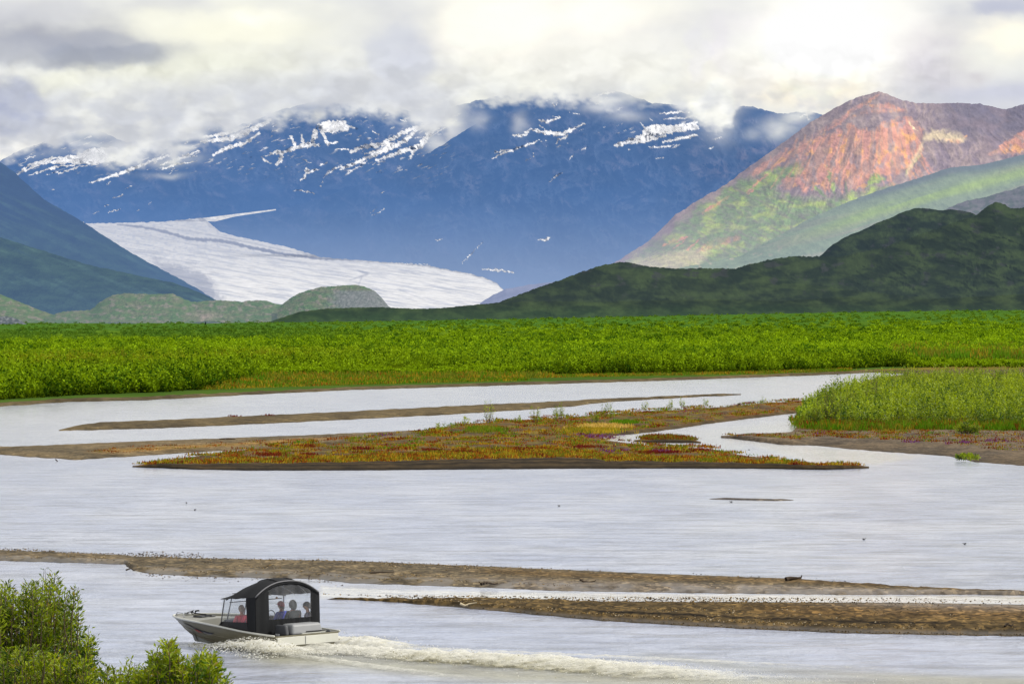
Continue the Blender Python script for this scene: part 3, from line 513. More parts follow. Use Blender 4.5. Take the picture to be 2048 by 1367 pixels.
for (x, y, rx, ry, a) in [(1042, 248, 16, 20, .6), (960, 240, 18, 16, .5), (1255, 232, 46, 12, .6), (1200, 215, 34, 12, .8), (1440, 235, 34, 40, .9), (1556, 256, 36, 22, .8), (1590, 236, 40, 18, .8), (1500, 200, 40, 14, .9), (1510, 268, 22, 14, .4), (1425, 210, 50, 36, .95)]:
    al = np.maximum(al, gb(P, PY, x, y, rx, ry, a, 14, 6))
sheet('cloud_veil', P, PY, 21900.0, al, 'billowing white cloud hanging over the central massif beside the red peak')

# ------------------------------------------------------------------ ground, river
shore = prof([(-400, 835), (-100, 818), (0, 812), (130, 803), (300, 799), (450, 791), (700, 779), (1000, 770), (1300, 761), (1640, 749), (1850, 737), (2300, 728)])
def z_plain(px, Y):
    return .45 + 14.5 * sst(200, 2300, px) * np.clip((Y - 1100) / 4600, 0, 1.0) ** 1.4
def m_ground():
    m, nt, out = new_mat('silt_ground'); L = nt.links
    geo = N(nt, 'ShaderNodeNewGeometry'); n = N(nt, 'ShaderNodeTexNoise'); n.inputs['Scale'].default_value = .08; n.inputs['Detail'].default_value = 8
    L.new(geo.outputs['Position'], n.inputs['Vector']); r = N(nt, 'ShaderNodeValToRGB'); r.color_ramp.elements[0].color = (.03, .07, .012, 1); r.color_ramp.elements[1].color = (.09, .15, .025, 1)
    L.new(n.outputs['Fac'], r.inputs[0]); d = N(nt, 'ShaderNodeBsdfDiffuse'); L.new(r.outputs[0], d.inputs[0]); L.new(d.outputs[0], out.inputs[0]); return m
pxs = np.concatenate([np.linspace(-60000, -1500, 20), np.linspace(-1300, 3400, 160), np.linspace(3600, 62000, 20)])
ys = np.concatenate([[-400, -200, -60, -20], np.linspace(0, 160, 41), np.geomspace(170, 560, 20), np.linspace(570, 1200, 160), np.geomspace(1210, 9000, 60), np.geomspace(9500, 150000, 14)])
P, Yg = np.meshgrid(pxs, ys); Xg = np.where(Yg > 150, (P - 1024) / F * np.maximum(Yg, 150), (P - 1024) / F * 150 * 1.0)
Pc = np.clip(P, -400, 2300); Ys = gY(shore(Pc))
bluff = np.clip(8.1 - .066 * np.maximum(Yg, 0) - .0016 * np.maximum(Yg - 45, 0) ** 2, -1.2, 20)
riv = -1.2 + (z_plain(Pc, Yg) + 1.2) * sst(-4, 10, Yg - Ys)
Zg = np.where(Yg < 200, bluff, riv)
tag(grid_obj('ground', Xg, Yg, Zg, m_ground()), 'dark silt ground under the river, the plain and the near bluff', 'ground', kind='structure')

def m_water():
    m, nt, out = new_mat('silty_water'); L = nt.links
    p = N(nt, 'ShaderNodeBsdfPrincipled'); a = N(nt, 'ShaderNodeAttribute', attribute_name='Col'); rg = N(nt, 'ShaderNodeAttribute', attribute_name='Rip')
    p.inputs['IOR'].default_value = 1.33
    geo = N(nt, 'ShaderNodeNewGeometry'); mq = N(nt, 'ShaderNodeMapping'); mq.inputs['Scale'].default_value = (.28, .40, 1); L.new(geo.outputs['Position'], mq.inputs[0])
    n3 = N(nt, 'ShaderNodeTexNoise'); n3.inputs['Scale'].default_value = 1.0; n3.inputs['Detail'].default_value = 5; n3.inputs['Roughness'].default_value = .7; L.new(mq.outputs[0], n3.inputs['Vector'])
    r3 = N(nt, 'ShaderNodeMapRange'); r3.inputs['From Min'].default_value = .36; r3.inputs['From Max'].default_value = .56; r3.inputs['To Min'].default_value = .52; r3.inputs['To Max'].default_value = 1.04; L.new(n3.outputs['Fac'], r3.inputs[0])  # dark streaks paint the shaded ripple faces into the water colour
    rl = N(nt, 'ShaderNodeMix', data_type='FLOAT'); rl.inputs['A'].default_value = 1.0; L.new(rg.outputs['Fac'], rl.inputs['Factor']); L.new(r3.outputs[0], rl.inputs['B'])
    vs = N(nt, 'ShaderNodeVectorMath', operation='SCALE'); L.new(a.outputs['Color'], vs.inputs[0]); L.new(rl.outputs['Result'], vs.inputs['Scale']); L.new(vs.outputs[0], p.inputs['Base Color']); mp = N(nt, 'ShaderNodeMapping'); mp.inputs['Scale'].default_value = (.8, .42, 1); L.new(geo.outputs['Position'], mp.inputs[0])
    n = N(nt, 'ShaderNodeTexNoise'); n.inputs['Scale'].default_value = 1.1; n.inputs['Detail'].default_value = 6; n.inputs['Roughness'].default_value = .62; n.inputs['Distortion'].default_value = .4; L.new(mp.outputs[0], n.inputs['Vector'])
    n2 = N(nt, 'ShaderNodeTexNoise'); n2.inputs['Scale'].default_value = .09; n2.inputs['Detail'].default_value = 3; L.new(mp.outputs[0], n2.inputs['Vector'])
    r = N(nt, 'ShaderNodeMapRange'); r.inputs['From Min'].default_value = .35; r.inputs['From Max'].default_value = .65; r.inputs['To Min'].default_value = .25; r.inputs['To Max'].default_value = 1; L.new(n2.outputs['Fac'], r.inputs[0])
    mu = N(nt, 'ShaderNodeMath', operation='MULTIPLY'); L.new(r.outputs[0], mu.inputs[0]); L.new(rg.outputs['Fac'], mu.inputs[1])
    mu2 = N(nt, 'ShaderNodeMath', operation='MULTIPLY'); mu2.inputs[1].default_value = 1.0; L.new(mu.outputs[0], mu2.inputs[0])
    b = N(nt, 'ShaderNodeBump'); b.inputs['Distance'].default_value = .45; L.new(mu2.outputs[0], b.inputs['Strength']); L.new(n.outputs['Fac'], b.inputs['Height']); L.new(b.outputs[0], p.inputs['Normal'])
    mr = N(nt, 'ShaderNodeMapRange'); mr.inputs['To Min'].default_value = .04; mr.inputs['To Max'].default_value = .16; L.new(rg.outputs['Fac'], mr.inputs[0]); L.new(mr.outputs[0], p.inputs['Roughness'])
    L.new(p.outputs[0], out.inputs[0]); return m
pxs = np.concatenate([np.linspace(-30000, -700, 12), np.linspace(-600, 2700, 560), np.linspace(2800, 32000, 12)]); pys = np.concatenate([np.linspace(705, 830, 100), np.linspace(832, 1400, 200), np.linspace(1420, 2200, 12)])
P, PY = np.meshgrid(pxs, pys); Yw = gY(PY)
WC = Canvas(-200, 690, 2500, 720)
WC.poly([(640, 1172), (800, 1180), (1000, 1184), (1300, 1188), (2250, 1192), (2250, 1208), (1500, 1203), (1000, 1202), (800, 1200), (640, 1196)], 1, 3, 2)
WC.poly([(250, 1132), (420, 1132), (420, 1146), (270, 1142)], .7, 3, 2); WC.poly([(1200, 876), (1620, 840), (1620, 866), (1500, 880), (1480, 900), (1300, 890)], .35, 5, 3); WC.poly([(1480, 880), (1850, 912), (1750, 928), (1620, 924)], .6, 6, 4)
cm = WC.get(P, PY)
wc = grey(P, (168, 176, 198)); wc = mixc(wc, S2L((190, 195, 210)), sst(-.3, .5, fbm(P / 240., PY / 26., 4, 140)) * .8); wc = mixc(wc, S2L((168, 178, 204)), .5 * sst(1180, 1240, PY)); wc = mixc(wc, S2L((200, 200, 200)), .5 * sst(950, 870, PY)); wc = wc * (1 + .05 * fbm(P / 160., PY / 5., 4, 141) + .02 * fbm(P / 22., PY / 3., 2, 142))[..., None]  # fainter ripple shading streaked into the base tone
wc = mixc(wc, (.90, .87, .80), cm)  # calm channels: bright sky reflection painted as pale water colour
mud = np.exp(-((PY - prof([(400, 1310), (700, 1322), (1000, 1350), (1500, 1370)])(P)) / 18.) ** 2) * sst(430, 560, P) + .55 * np.exp(-((PY - prof([(1300, 1310), (1500, 1335), (2048, 1366)])(P)) / 9.) ** 2) * sst(1150, 1400, P)
wc = mixc(wc, S2L((150, 146, 104)), .75 * np.clip(mud, 0, 1))
tag(grid_obj('river', (P - 1024) / F * Yw, Yw, 0 * P, m_water(), wc, {'Rip': np.clip(1 - .8 * cm, 0, 1) * (.75 + .35 * sst(900, 1100, PY))}), 'wide pale silty braided river crossing the whole picture', 'river', kind='structure')

# ------------------------------------------------------------------ gravel bars
def m_gravel():
    m, nt, out = new_mat('river_gravel'); L = nt.links
    a = N(nt, 'ShaderNodeAttribute', attribute_name='Col'); geo = N(nt, 'ShaderNodeNewGeometry')
    v = N(nt, 'ShaderNodeTexVoronoi'); v.inputs['Scale'].default_value = 6.5; mp = N(nt, 'ShaderNodeMapping'); mp.inputs['Scale'].default_value = (1, .30, 1); L.new(geo.outputs['Position'], mp.inputs[0]); L.new(mp.outputs[0], v.inputs['Vector'])
    r = N(nt, 'ShaderNodeValToRGB'); e = r.color_ramp.elements; e[0].position = 0; e[0].color = (.35, .35, .35, 1); e[1].position = 1; e[1].color = (2.2, 2.1, 1.8, 1); k = e.new(.55); k.color = (.9, .9, .9, 1); k = e.new(.85); k.color = (1.3, 1.25, 1.1, 1)
    sx = N(nt, 'ShaderNodeSeparateColor'); L.new(v.outputs['Color'], sx.inputs[0]); L.new(sx.outputs[0], r.inputs[0])
    gr = N(nt, 'ShaderNodeAttribute', attribute_name='Peb'); n = N(nt, 'ShaderNodeTexNoise'); n.inputs['Scale'].default_value = .9; n.inputs['Detail'].default_value = 7; L.new(mp.outputs[0], n.inputs['Vector'])
    mr = N(nt, 'ShaderNodeMapRange'); mr.inputs['From Min'].default_value = .3; mr.inputs['From Max'].default_value = .7; mr.inputs['To Min'].default_value = .65; mr.inputs['To Max'].default_value = 1.35; L.new(n.outputs['Fac'], mr.inputs[0])
    mx = N(nt, 'ShaderNodeMix', data_type='RGBA'); mx.inputs['A'].default_value = (1, 1, 1, 1); L.new(gr.outputs['Fac'], mx.inputs['Factor']); L.new(r.outputs[0], mx.inputs['B'])
    vm = N(nt, 'ShaderNodeVectorMath', operation='MULTIPLY'); L.new(a.outputs['Color'], vm.inputs[0]); L.new(mx.outputs['Result'], vm.inputs[1])
    v2 = N(nt, 'ShaderNodeVectorMath', operation='SCALE'); L.new(vm.outputs[0], v2.inputs[0]); L.new(mr.outputs[0], v2.inputs['Scale'])
    p = N(nt, 'ShaderNodeBsdfPrincipled'); p.inputs['Specular IOR Level'].default_value = .06; wt = N(nt, 'ShaderNodeAttribute', attribute_name='Wet'); m3 = N(nt, 'ShaderNodeMapRange'); m3.inputs['To Min'].default_value = .95; m3.inputs['To Max'].default_value = .30; L.new(wt.outputs['Fac'], m3.inputs[0]); L.new(m3.outputs[0], p.inputs['Roughness'])
    L.new(v2.outputs[0], p.inputs['Base Color']); b = N(nt, 'ShaderNodeBump'); b.inputs['Strength'].default_value = .5; b.inputs['Distance'].default_value = .05; L.new(n.outputs['Fac'], b.inputs['Height']); L.new(b.outputs[0], p.inputs['Normal'])
    L.new(p.outputs[0], out.inputs[0]); return m
M_grav = m_gravel()
BARS = {}
def bar(key, top, bot, h, colf, nx=400, ny=36, bank=.35, wetf=None, peb=.8, label='', seed=0, rough=1.0, hf=None, name='gravel_bar'):
    tp, bp = prof(top), prof(bot); x0, x1 = max(top[0][0], bot[0][0]), min(top[-1][0], bot[-1][0])
    px = np.linspace(x0, x1, nx); t = np.linspace(0, 1, ny); P, T = np.meshgrid(px, t)     # t = 0 near edge, 1 far edge
    a = bp(px) + 1.2 * rough * fbm(px / 34., px * 0, 4, seed + 1); b = tp(px) + .9 * rough * fbm(px / 26., px * 0 + 3, 5, seed + 2)
    b = np.minimum(b, a - .8)
    PY = a + (b - a) * T
    nz = fbm(P / 40., PY / 9., 5, seed + 3)
    ends = sst(x0, x0 + 60, P) * sst(x1, x1 - 40, P)
    prf = sst(0, .07 + .2 * (1 - bank), T) ** .7 * sst(1.0, .72, T)
    Z = -.05 + (h * prf * (.55 + .45 * ends)) * (1 + .30 * nz) + .05 * ends
    if hf is not None: Z = Z + hf(P, PY, T)
    Z = np.maximum(Z, -.08); Z[0] = -.15; Z[-1] = -.15
    Y = gY(PY); X = (P - 1024) / F * Y
    c = colf(P, PY, T); wet = wetf(P, PY, T) if wetf is not None else 0 * P
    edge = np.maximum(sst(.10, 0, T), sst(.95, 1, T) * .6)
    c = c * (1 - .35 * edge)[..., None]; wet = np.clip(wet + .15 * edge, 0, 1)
    o = grid_obj(name, X, Y, Z, M_grav, c, {'Peb': peb * (1 - .6 * wet) + 0 * P, 'Wet': wet})
    tag(o, label, 'gravel bar', kind='structure'); BARS[key] = (tp, bp, x0, x1, h)
    return o
def c_grav(c1, c2, sc=(120., 16.), s=0):
    return lambda P, PY, T: mixc(grey(P, c1), S2L(c2), sst(-.35, .45, fbm(P / sc[0], PY / sc[1], 4, s)))
bar('up', [(118, 860), (150, 852), (200, 845), (330, 839), (500, 831), (700, 822), (950, 809), (1200, 799), (1390, 792), (1482, 788)], [(118, 861), (180, 860), (300, 857), (450, 851), (700, 839), (900, 829), (1060, 819), (1150, 812), (1210, 804), (1400, 793), (1482, 789.5)], .22, c_grav((104, 91, 66), (82, 72, 54)), label='long thin bare gravel bar nearest the far bank', seed=3, peb=.5)
def c_left_bar(P, PY, T):
    c = c_grav((116, 102, 78), (96, 86, 68), s=4)(P, PY, T); return mixc(c, S2L((150, 118, 60)), .8 * np.exp(-((T - .3) / .14) ** 2) * sst(150, 250, P) * sst(720, 600, P))
bar('left', [(-300, 905), (0, 893), (250, 882), (500, 873), (700, 866), (880, 857), (1010, 846)], [(-300, 912), (0, 909), (60, 914), (150, 920), (250, 914), (370, 906), (480, 900), (600, 890), (700, 882), (900, 874), (1010, 868)], .18, c_left_bar, label='grey brown gravel bar at left with a strip of orange plants', seed=8, peb=.5)
def c_isl(P, PY, T):
    c = c_grav((96, 80, 54), (78, 67, 48), (90., 9.), 6)(P, PY, T); n = fbm(P / 70., PY / 6., 4, 7)
    veg = sst(.22, .30, T) * sst(-.25, .25, n); c = mixc(c, S2L((122, 86, 36)), .8 * veg); c = mixc(c, S2L((120, 110, 36)), .6 * sst(0, .5, fbm(P / 50., PY / 5., 4, 9)) * sst(.22, .3, T))
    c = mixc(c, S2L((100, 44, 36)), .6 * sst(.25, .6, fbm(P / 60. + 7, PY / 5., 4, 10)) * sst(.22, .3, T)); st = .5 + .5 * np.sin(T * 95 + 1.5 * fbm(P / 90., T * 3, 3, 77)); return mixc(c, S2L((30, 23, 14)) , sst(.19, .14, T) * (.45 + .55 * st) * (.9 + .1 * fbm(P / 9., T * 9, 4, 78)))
tI = [(265, 932), (300, 929), (370, 915), (450, 903), (560, 889), (680, 880), (800, 868), (900, 853), (1000, 843), (1100, 838), (1160, 842), (1195, 862), (1212, 879), (1290, 889), (1420, 896), (1500, 913), (1600, 926), (1738, 934)]
bI = [(265, 933.5), (320, 936), (400, 939), (500, 941), (700, 941), (1000, 939), (1300, 937), (1500, 937), (1650, 939), (1738, 936)]
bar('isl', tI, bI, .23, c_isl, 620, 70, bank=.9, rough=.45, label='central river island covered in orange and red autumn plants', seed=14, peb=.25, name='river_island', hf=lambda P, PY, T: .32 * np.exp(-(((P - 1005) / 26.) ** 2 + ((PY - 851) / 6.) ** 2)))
bar('arm', [(850, 863), (900, 852), (1000, 842), (1100, 836), (1250, 824), (1400, 816), (1500, 808), (1622, 798)], [(850, 872), (1000, 876), (1130, 877), (1205, 874), (1290, 866), (1350, 858), (1430, 846), (1500, 837), (1560, 830), (1622, 823)], .36, lambda P, PY, T: c_isl(P, PY, T * .8 + .2), 380, 40, bank=.7, label='upper arm of the island reaching towards the willow thicket', seed=15, peb=.25, name='river_island')
bar('islet', [(1268, 881), (1300, 874), (1340, 873), (1375, 877), (1402, 884)], [(1268, 882), (1300, 886), (1340, 886), (1402, 886)], .22, c_isl, 80, 14, label='tiny muddy islet in the inlet between island and thicket bank', seed=19, peb=.2, rough=.5, name='river_island')
def c_rb(P, PY, T):
    c = c_grav((112, 98, 80), (94, 84, 72), (90., 9.), 26)(P, PY, T); c = mixc(c, S2L((128, 92, 40)), .75 * sst(-.1, .4, fbm(P / 60., PY / 6., 4, 27)) * sst(1950, 1700, P) * sst(.12, .2, T)); return mixc(c, S2L((96, 88, 40)), .9 * sst(862, 852, PY))
bar('right', [(1442, 873), (1500, 870), (1560, 866), (1585, 862), (1596, 850), (1608, 838), (1625, 815), (1650, 790), (1700, 768), (1760, 752), (1850, 742), (2050, 738), (2500, 736)], [(1442, 874.5), (1510, 882), (1560, 889), (1640, 892), (1700, 899), (1760, 904), (1850, 910), (1900, 914), (1950, 925), (2048, 933), (2200, 940), (2500, 945)], .30, c_rb, 420, 90, bank=.75, label='brown gravel bank below the willow thicket on the right', seed=24, peb=.5, name='river_bank')
bar('sliver', [(1395, 996.5), (1450, 995.5), (1550, 997.5), (1602, 998.5)], [(1395, 997.5), (1450, 999), (1550, 1001.5), (1602, 1000)], .05, c_grav((104, 98, 92), (90, 84, 80)), 80, 8, label='narrow dark sliver of gravel alone in mid river', seed=31, rough=.3)
def c_main(P, PY, T):
    c = c_grav((112, 100, 80), (94, 86, 72), (160., 10.), 32)(P, PY, T); c = mixc(c, S2L((100, 80, 50)), .7 * np.exp(-((T - .62) / .16) ** 2) * sst(850, 1050, P)); return mixc(c, S2L((132, 122, 112)), .6 * sst(.45, .2, T) * sst(900, 1100, P))
bar('main', [(-400, 1080), (0, 1099), (200, 1109), (400, 1115), (700, 1120), (1000, 1132), (1300, 1145), (1600, 1156), (1800, 1173), (1950, 1183), (2300, 1194)], [(-400, 1118), (0, 1121), (100, 1124), (250, 1128), (265, 1140), (300, 1147), (400, 1153), (640, 1158), (700, 1166), (1000, 1176), (1100, 1181), (1400, 1186), (1700, 1189), (1950, 1188), (2300, 1196)], .13, c_main,
    700, 60, bank=.4, wetf=lambda P, PY, T: .9 * sst(.42, .12, T + .12 * fbm(P / 30., PY / 4., 4, 5)) * sst(-.5, .1, fbm(P / 60., PY / 8., 3, 6)), label='long gravel bar crossing the river behind the boat', seed=33, peb=.8)
def c_near(P, PY, T):
    c = c_grav((96, 80, 52), (80, 67, 44), (200., 12.), 36)(P, PY, T); c = mixc(c, S2L((16, 12, 9)), .95 * np.exp(-((T - (.20)) / .045) ** 2) * sst(950, 1250, P) * sst(1960, 1860, P)); c = mixc(c, S2L((128, 116, 104)), .8 * sst(1500, 1950, P) * sst(.35, .75, T + .1 * fbm(P / 50., PY / 6., 3, 2)) * sst(1.0, .88, T))  # near-black band paints the shade of the ledge lip
    return mixc(c, S2L((104, 80, 46)), .6 * sst(1400, 1600, P) * np.exp(-((T - .5) / .2) ** 2))
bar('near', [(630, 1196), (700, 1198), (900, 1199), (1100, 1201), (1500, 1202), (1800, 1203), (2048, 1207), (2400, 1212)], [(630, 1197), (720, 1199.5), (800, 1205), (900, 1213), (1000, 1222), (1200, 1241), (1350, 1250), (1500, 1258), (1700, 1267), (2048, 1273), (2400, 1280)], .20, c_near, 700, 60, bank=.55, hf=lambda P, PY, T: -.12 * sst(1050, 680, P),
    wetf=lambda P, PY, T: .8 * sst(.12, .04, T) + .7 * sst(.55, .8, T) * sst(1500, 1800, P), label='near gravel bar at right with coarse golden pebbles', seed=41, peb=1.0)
bar('spit', [(436, 1184.5), (480, 1185), (560, 1187.5)], [(436, 1186), (480, 1187.5), (560, 1191)], .04, c_grav((70, 62, 54), (60, 54, 48)), 60, 6, label='thin dark spit of stones behind the boat windshield', seed=47, rough=.4)
bar('shore', [(-400, 826), (-100, 808), (0, 804), (130, 795), (300, 788), (420, 781), (500, 773), (900, 764), (1050, 760), (1300, 756), (1500, 752), (1640, 746), (1850, 733), (2300, 722)], [(-400, 836), (-100, 819), (0, 813), (130, 804), (300, 800), (450, 792), (700, 780), (1000, 771), (1300, 762), (1640, 750), (1740, 745), (1850, 750), (2300, 752)], .3,
    lambda P, PY, T: mixc(c_grav((98, 86, 60), (80, 70, 48), s=45)(P, PY, T), S2L((120, 104, 30)), .85 * sst(.3, .6, T + .2 * fbm(P / 40., PY / 4., 3, 46))), 700, 26, bank=.2, label='muddy shore strip along the far bank', seed=48, peb=.3, name='river_shore', rough=.8)

# ------------------------------------------------------------------ vegetation
def leaf_quads(C, U, W, ln, wd):
    """diamond leaves: centre C, long axis U, side axis W"""
    ln = ln[:, None]; wd = wd[:, None]
    V = np.stack([C - U * ln * .5, C + W * wd * .5 - U * ln * .05, C + U * ln * .5, C - W * wd * .5 - U * ln * .05], 1).reshape(-1, 3)
    return V, np.arange(len(V)).reshape(-1, 4)
def unit(v): return v / (np.linalg.norm(v, axis=-1, keepdims=True) + 1e-9)
def sprigs(B, Hh, nl, leaf, r, colA, colB, colvar, lean=.25, low=.15, aspect=.4, dark=.5, seed=0):
    """leafy upright shoots: base points B (n,3), heights Hh; returns vertices, faces, colours"""
    g = np.random.default_rng(seed); n = len(B)
    ln = g.normal(0, lean, (n, 2)); t = g.uniform(low, 1, (n, nl)); h = Hh[:, None]
    ang = g.uniform(0, 6.283, (n, nl)); rr = r[:, None] * g.uniform(.2, 1, (n, nl)) * (1.15 - t * .85)
    C = np.empty((n, nl, 3))
    C[..., 0] = B[:, 0:1] + ln[:, 0:1] * h * t ** 1.5 + rr * np.cos(ang); C[..., 1] = B[:, 1:2] + ln[:, 1:2] * h * t ** 1.5 + rr * np.sin(ang); C[..., 2] = B[:, 2:3] + h * t
    U = unit(np.stack([np.cos(ang) * .8, np.sin(ang) * .8, g.uniform(.1, 1.1, (n, nl))], -1) + g.normal(0, .25, (n, nl, 3)))
    W = unit(np.cross(U, g.normal(0, 1, (n, nl, 3))))
    L_ = (leaf[:, None] * g.uniform(.6, 1.3, (n, nl))).ravel()
    V, Fc = leaf_quads(C.reshape(-1, 3), U.reshape(-1, 3), W.reshape(-1, 3), L_, L_ * aspect)
    m = np.clip(colvar[:, None] + g.normal(0, .25, (n, nl)), 0, 1)[..., None]
    c = np.asarray(colA) + (np.asarray(colB) - np.asarray(colA)) * m
    c = c * (1 - dark * (1 - t[..., None]) ** 1.3) * g.uniform(.8, 1.2, (n, nl, 1))  # leaves darkened towards the shoot base, shade put into their colour
    return V, Fc, np.repeat(c.reshape(-1, 3), 4, 0)
def join(parts):
    Vs, Fs, Cs = [], [], []; k = 0
    for V, Fc, c in parts: Vs.append(V); Fs.append(Fc + k); Cs.append(c); k += len(V)
    return np.concatenate(Vs), np.concatenate(Fs), np.concatenate(Cs)
GD, GL, GY = np.array((.030, .082, .006)), np.array((.285, .43, .014)), np.array((.30, .40, .01))

# the willow plain behind the far bank
vegtop = prof([(-400, 818), (0, 808), (130, 799), (300, 793), (400, 786), (440, 776), (520, 758), (700, 757), (900, 757), (1050, 757), (1300, 754), (1500, 751), (1640, 746), (1750, 740), (1830, 736), (1900, 732), (2048, 732), (2300, 728)])
pxs = np.linspace(-350, 2400, 520); nr = 330
P, T = np.meshgrid(pxs, np.linspace(0, 1, nr)); sp = vegtop(P) - 1.0; PYg = sp + (634 - sp) * T
Yp = np.minimum(gY(np.maximum(PYg, 650.0)) , 5600); Yp = gY(sp) + (6800 - gY(sp)) * (T ** 2.2)
XP = (P - 1024) / F * Yp
dF = Yp - gY(sp)
cz = z_plain(P, Yp) - .35 + 1.5 * sst(4, 60, dF) + sst(0, 40, dF) * ( .6 * fbm(XP / 9., Yp / 14., 4, 300) + .6 * fbm(XP / 45., Yp / 90., 3, 301))
PPY = YH + (H - cz) * F / Yp
def plain_tone(X, Y):
    return .5 + .75 * fbm(X / 60., Y / 170., 4, 310) + .45 * fbm(X / 14., Y / 30., 3, 311)
tone = np.clip(plain_tone(XP, Yp), 0, 1)
pc = mixc(np.broadcast_to(np.array((.04, .10, .004)), P.shape + (3,)).copy(), np.array((.18, .27, .006)), tone)
pc = pc * (.35 + .45 * sst(20, 500, dF))[..., None]; far = sst(1700, 4200, Yp); pc = mixc(pc, np.array((.06, .15, .025)), far * .8)  # sheet colour darkened near the bank to paint the shady willow interior
def m_plain():
    m, nt, out = new_mat('willow_canopy'); L = nt.links
    a = N(nt, 'ShaderNodeAttribute', attribute_name='Col'); geo = N(nt, 'ShaderNodeNewGeometry'); mp = N(nt, 'ShaderNodeMapping'); mp.inputs['Scale'].default_value = (1, .35, 1); L.new(geo.outputs['Position'], mp.inputs[0])
    n = N(nt, 'ShaderNodeTexNoise'); n.inputs['Scale'].default_value = .35; n.inputs['Detail'].default_value = 8; n.inputs['Roughness'].default_value = .75; L.new(mp.outputs[0], n.inputs['Vector'])
    mr = N(nt, 'ShaderNodeMapRange'); mr.inputs['From Min'].default_value = .35; mr.inputs['From Max'].default_value = .65; mr.inputs['To Min'].default_value = .35; mr.inputs['To Max'].default_value = 1.6; L.new(n.outputs['Fac'], mr.inputs[0])
    vm = N(nt, 'ShaderNodeVectorMath', operation='SCALE'); L.new(a.outputs['Color'], vm.inputs[0]); L.new(mr.outputs[0], vm.inputs['Scale']); d = N(nt, 'ShaderNodeBsdfDiffuse'); L.new(vm.outputs[0], d.inputs[0])
    b = N(nt, 'ShaderNodeBump'); b.inputs['Distance'].default_value = 1.0; b.inputs['Strength'].default_value = .6; L.new(n.outputs['Fac'], b.inputs['Height']); L.new(b.outputs[0], d.inputs['Normal']); L.new(d.outputs[0], out.inputs[0]); return m
tag(grid_obj('green_plain', XP, Yp, cz, m_plain(), pc), 'flat bright green willow plain between the river and the hills', 'plain', kind='structure')

def plain_sprigs(n, y0, y1, hh, leaf, seed, nl=14, rowbias=1.0):
    g = np.random.default_rng(seed); px = g.uniform(-60, 2110, n); u = g.uniform(0, 1, n)
    sy = gY(vegtop(px)); py0 = vegtop(px) - y0; py = py0 + (y1 - py0) * u ** rowbias
    Y = gY(np.maximum(py, 634.5)); X = (px - 1024) / F * Y
    cl = fbm(X / 7., Y / 10., 3, 320); big = fbm(X / 16., Y / 30., 3, 322); h = hh * (1 + .40 * cl + .35 * big + .3 * g.normal(0, .5, n)); h = np.clip(h, .5, 6)
    z = z_plain(px, Y)
    # tops only further back: lift the base so that leaves sit on the canopy
    return px, X, Y, z, h, cl
def bushes(cpx, cpy, zf, hf, rad, ns, seed, zz=0.0):
    """shrubs as domes of leafy shoots round a centre: returns base points, heights, tone of each shoot"""
    g = np.random.default_rng(seed); n = len(cpx); Yc_ = gY(cpy); Xc_ = (cpx - 1024) / F * Yc_
    hb = hf(Xc_, Yc_, g) * g.uniform(.75, 1.25, n); rb_ = rad * hb * g.uniform(.8, 1.3, n); tb = g.normal(0, .22, n)
    a = g.uniform(0, 6.283, (n, ns)); q = g.uniform(0, 1, (n, ns)) ** .55; X = Xc_[:, None] + np.cos(a) * q * rb_[:, None]; Y = Yc_[:, None] + np.sin(a) * q * rb_[:, None] * 1.3
    h = hb[:, None] * (1 - .62 * q ** 2) * g.uniform(.85, 1.15, (n, ns)); t = tb[:, None] * 1.25 + .16 * (1 - q) + g.normal(0, .07, (n, ns)); X, Y, h, t = X.ravel(), Y.ravel(), h.ravel(), t.ravel()
    return X, Y, zf(X, Y) + zz, h, t
zf_ = lambda X, Y: z_plain(np.clip(1024 + X / Y * F, -400, 2300), Y)
g0 = np.random.default_rng(1); n = 2700; cpx = g0.uniform(-70, 2120, n); u = g0.uniform(0, 1, n) ** 1.5; u[:700] *= .04; vt = vegtop(cpx); cpy = vt - 1.5 + (740 - vt) * u
def hfront(X, Y, g):
    px = 1024 + X / Y * F; d = Y - gY(vegtop(px)); gr = sst(470, 560, px) * sst(1120, 1000, px) + sst(1800, 1850, px); return np.clip(2.7 * (1 + .35 * fbm(X / 18., Y / 40., 3, 322)), 1.2, 4.2) * (1 - .62 * gr * sst(70, 10, d))
X, Y, z, h, t = bushes(cpx, cpy, zf_, hfront, .72, 13, 2)
px = 1024 + X / Y * F; d = Y - gY(vegtop(px)); gr = sst(470, 560, px) * sst(1120, 1000, px) + sst(1800, 1850, px)
tn = np.clip(.26 + .45 * plain_tone(X, Y) + t + .5 * gr * sst(70, 10, d) - .12 * sst(500, 300, px), 0, 1)
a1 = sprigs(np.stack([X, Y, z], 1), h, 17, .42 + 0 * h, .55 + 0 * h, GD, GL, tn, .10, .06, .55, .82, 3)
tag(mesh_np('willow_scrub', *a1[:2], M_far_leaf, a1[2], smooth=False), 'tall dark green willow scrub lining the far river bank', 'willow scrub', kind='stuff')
g0 = np.random.default_rng(5); n = 6200; cpx = g0.uniform(-70, 2120, n); u = g0.uniform(0, 1, n); vt = vegtop(cpx) - 8; cpy = vt + (646 - vt) * u
X, Y, z, h, t = bushes(cpx, cpy, zf_, lambda X, Y, g: np.clip(2.2 * (1 + .3 * fbm(X / 30., Y / 60., 3, 324)), 1., 4.), .95, 8, 6, .5)
tn = np.clip(.2 + .6 * plain_tone(X, Y) + .28 * fbm(X / 200., Y / 140., 3, 340) + t * .8, 0, 1); sc = np.clip(Y / 1000., 1, 3.2)
V, Fc, c = sprigs(np.stack([X, Y, z], 1), h, 11, .36 * sc ** .8, .9 * sc ** .5, GD * 1.5, GL * 1.15, tn, .1, .45, .6, .45, 7)
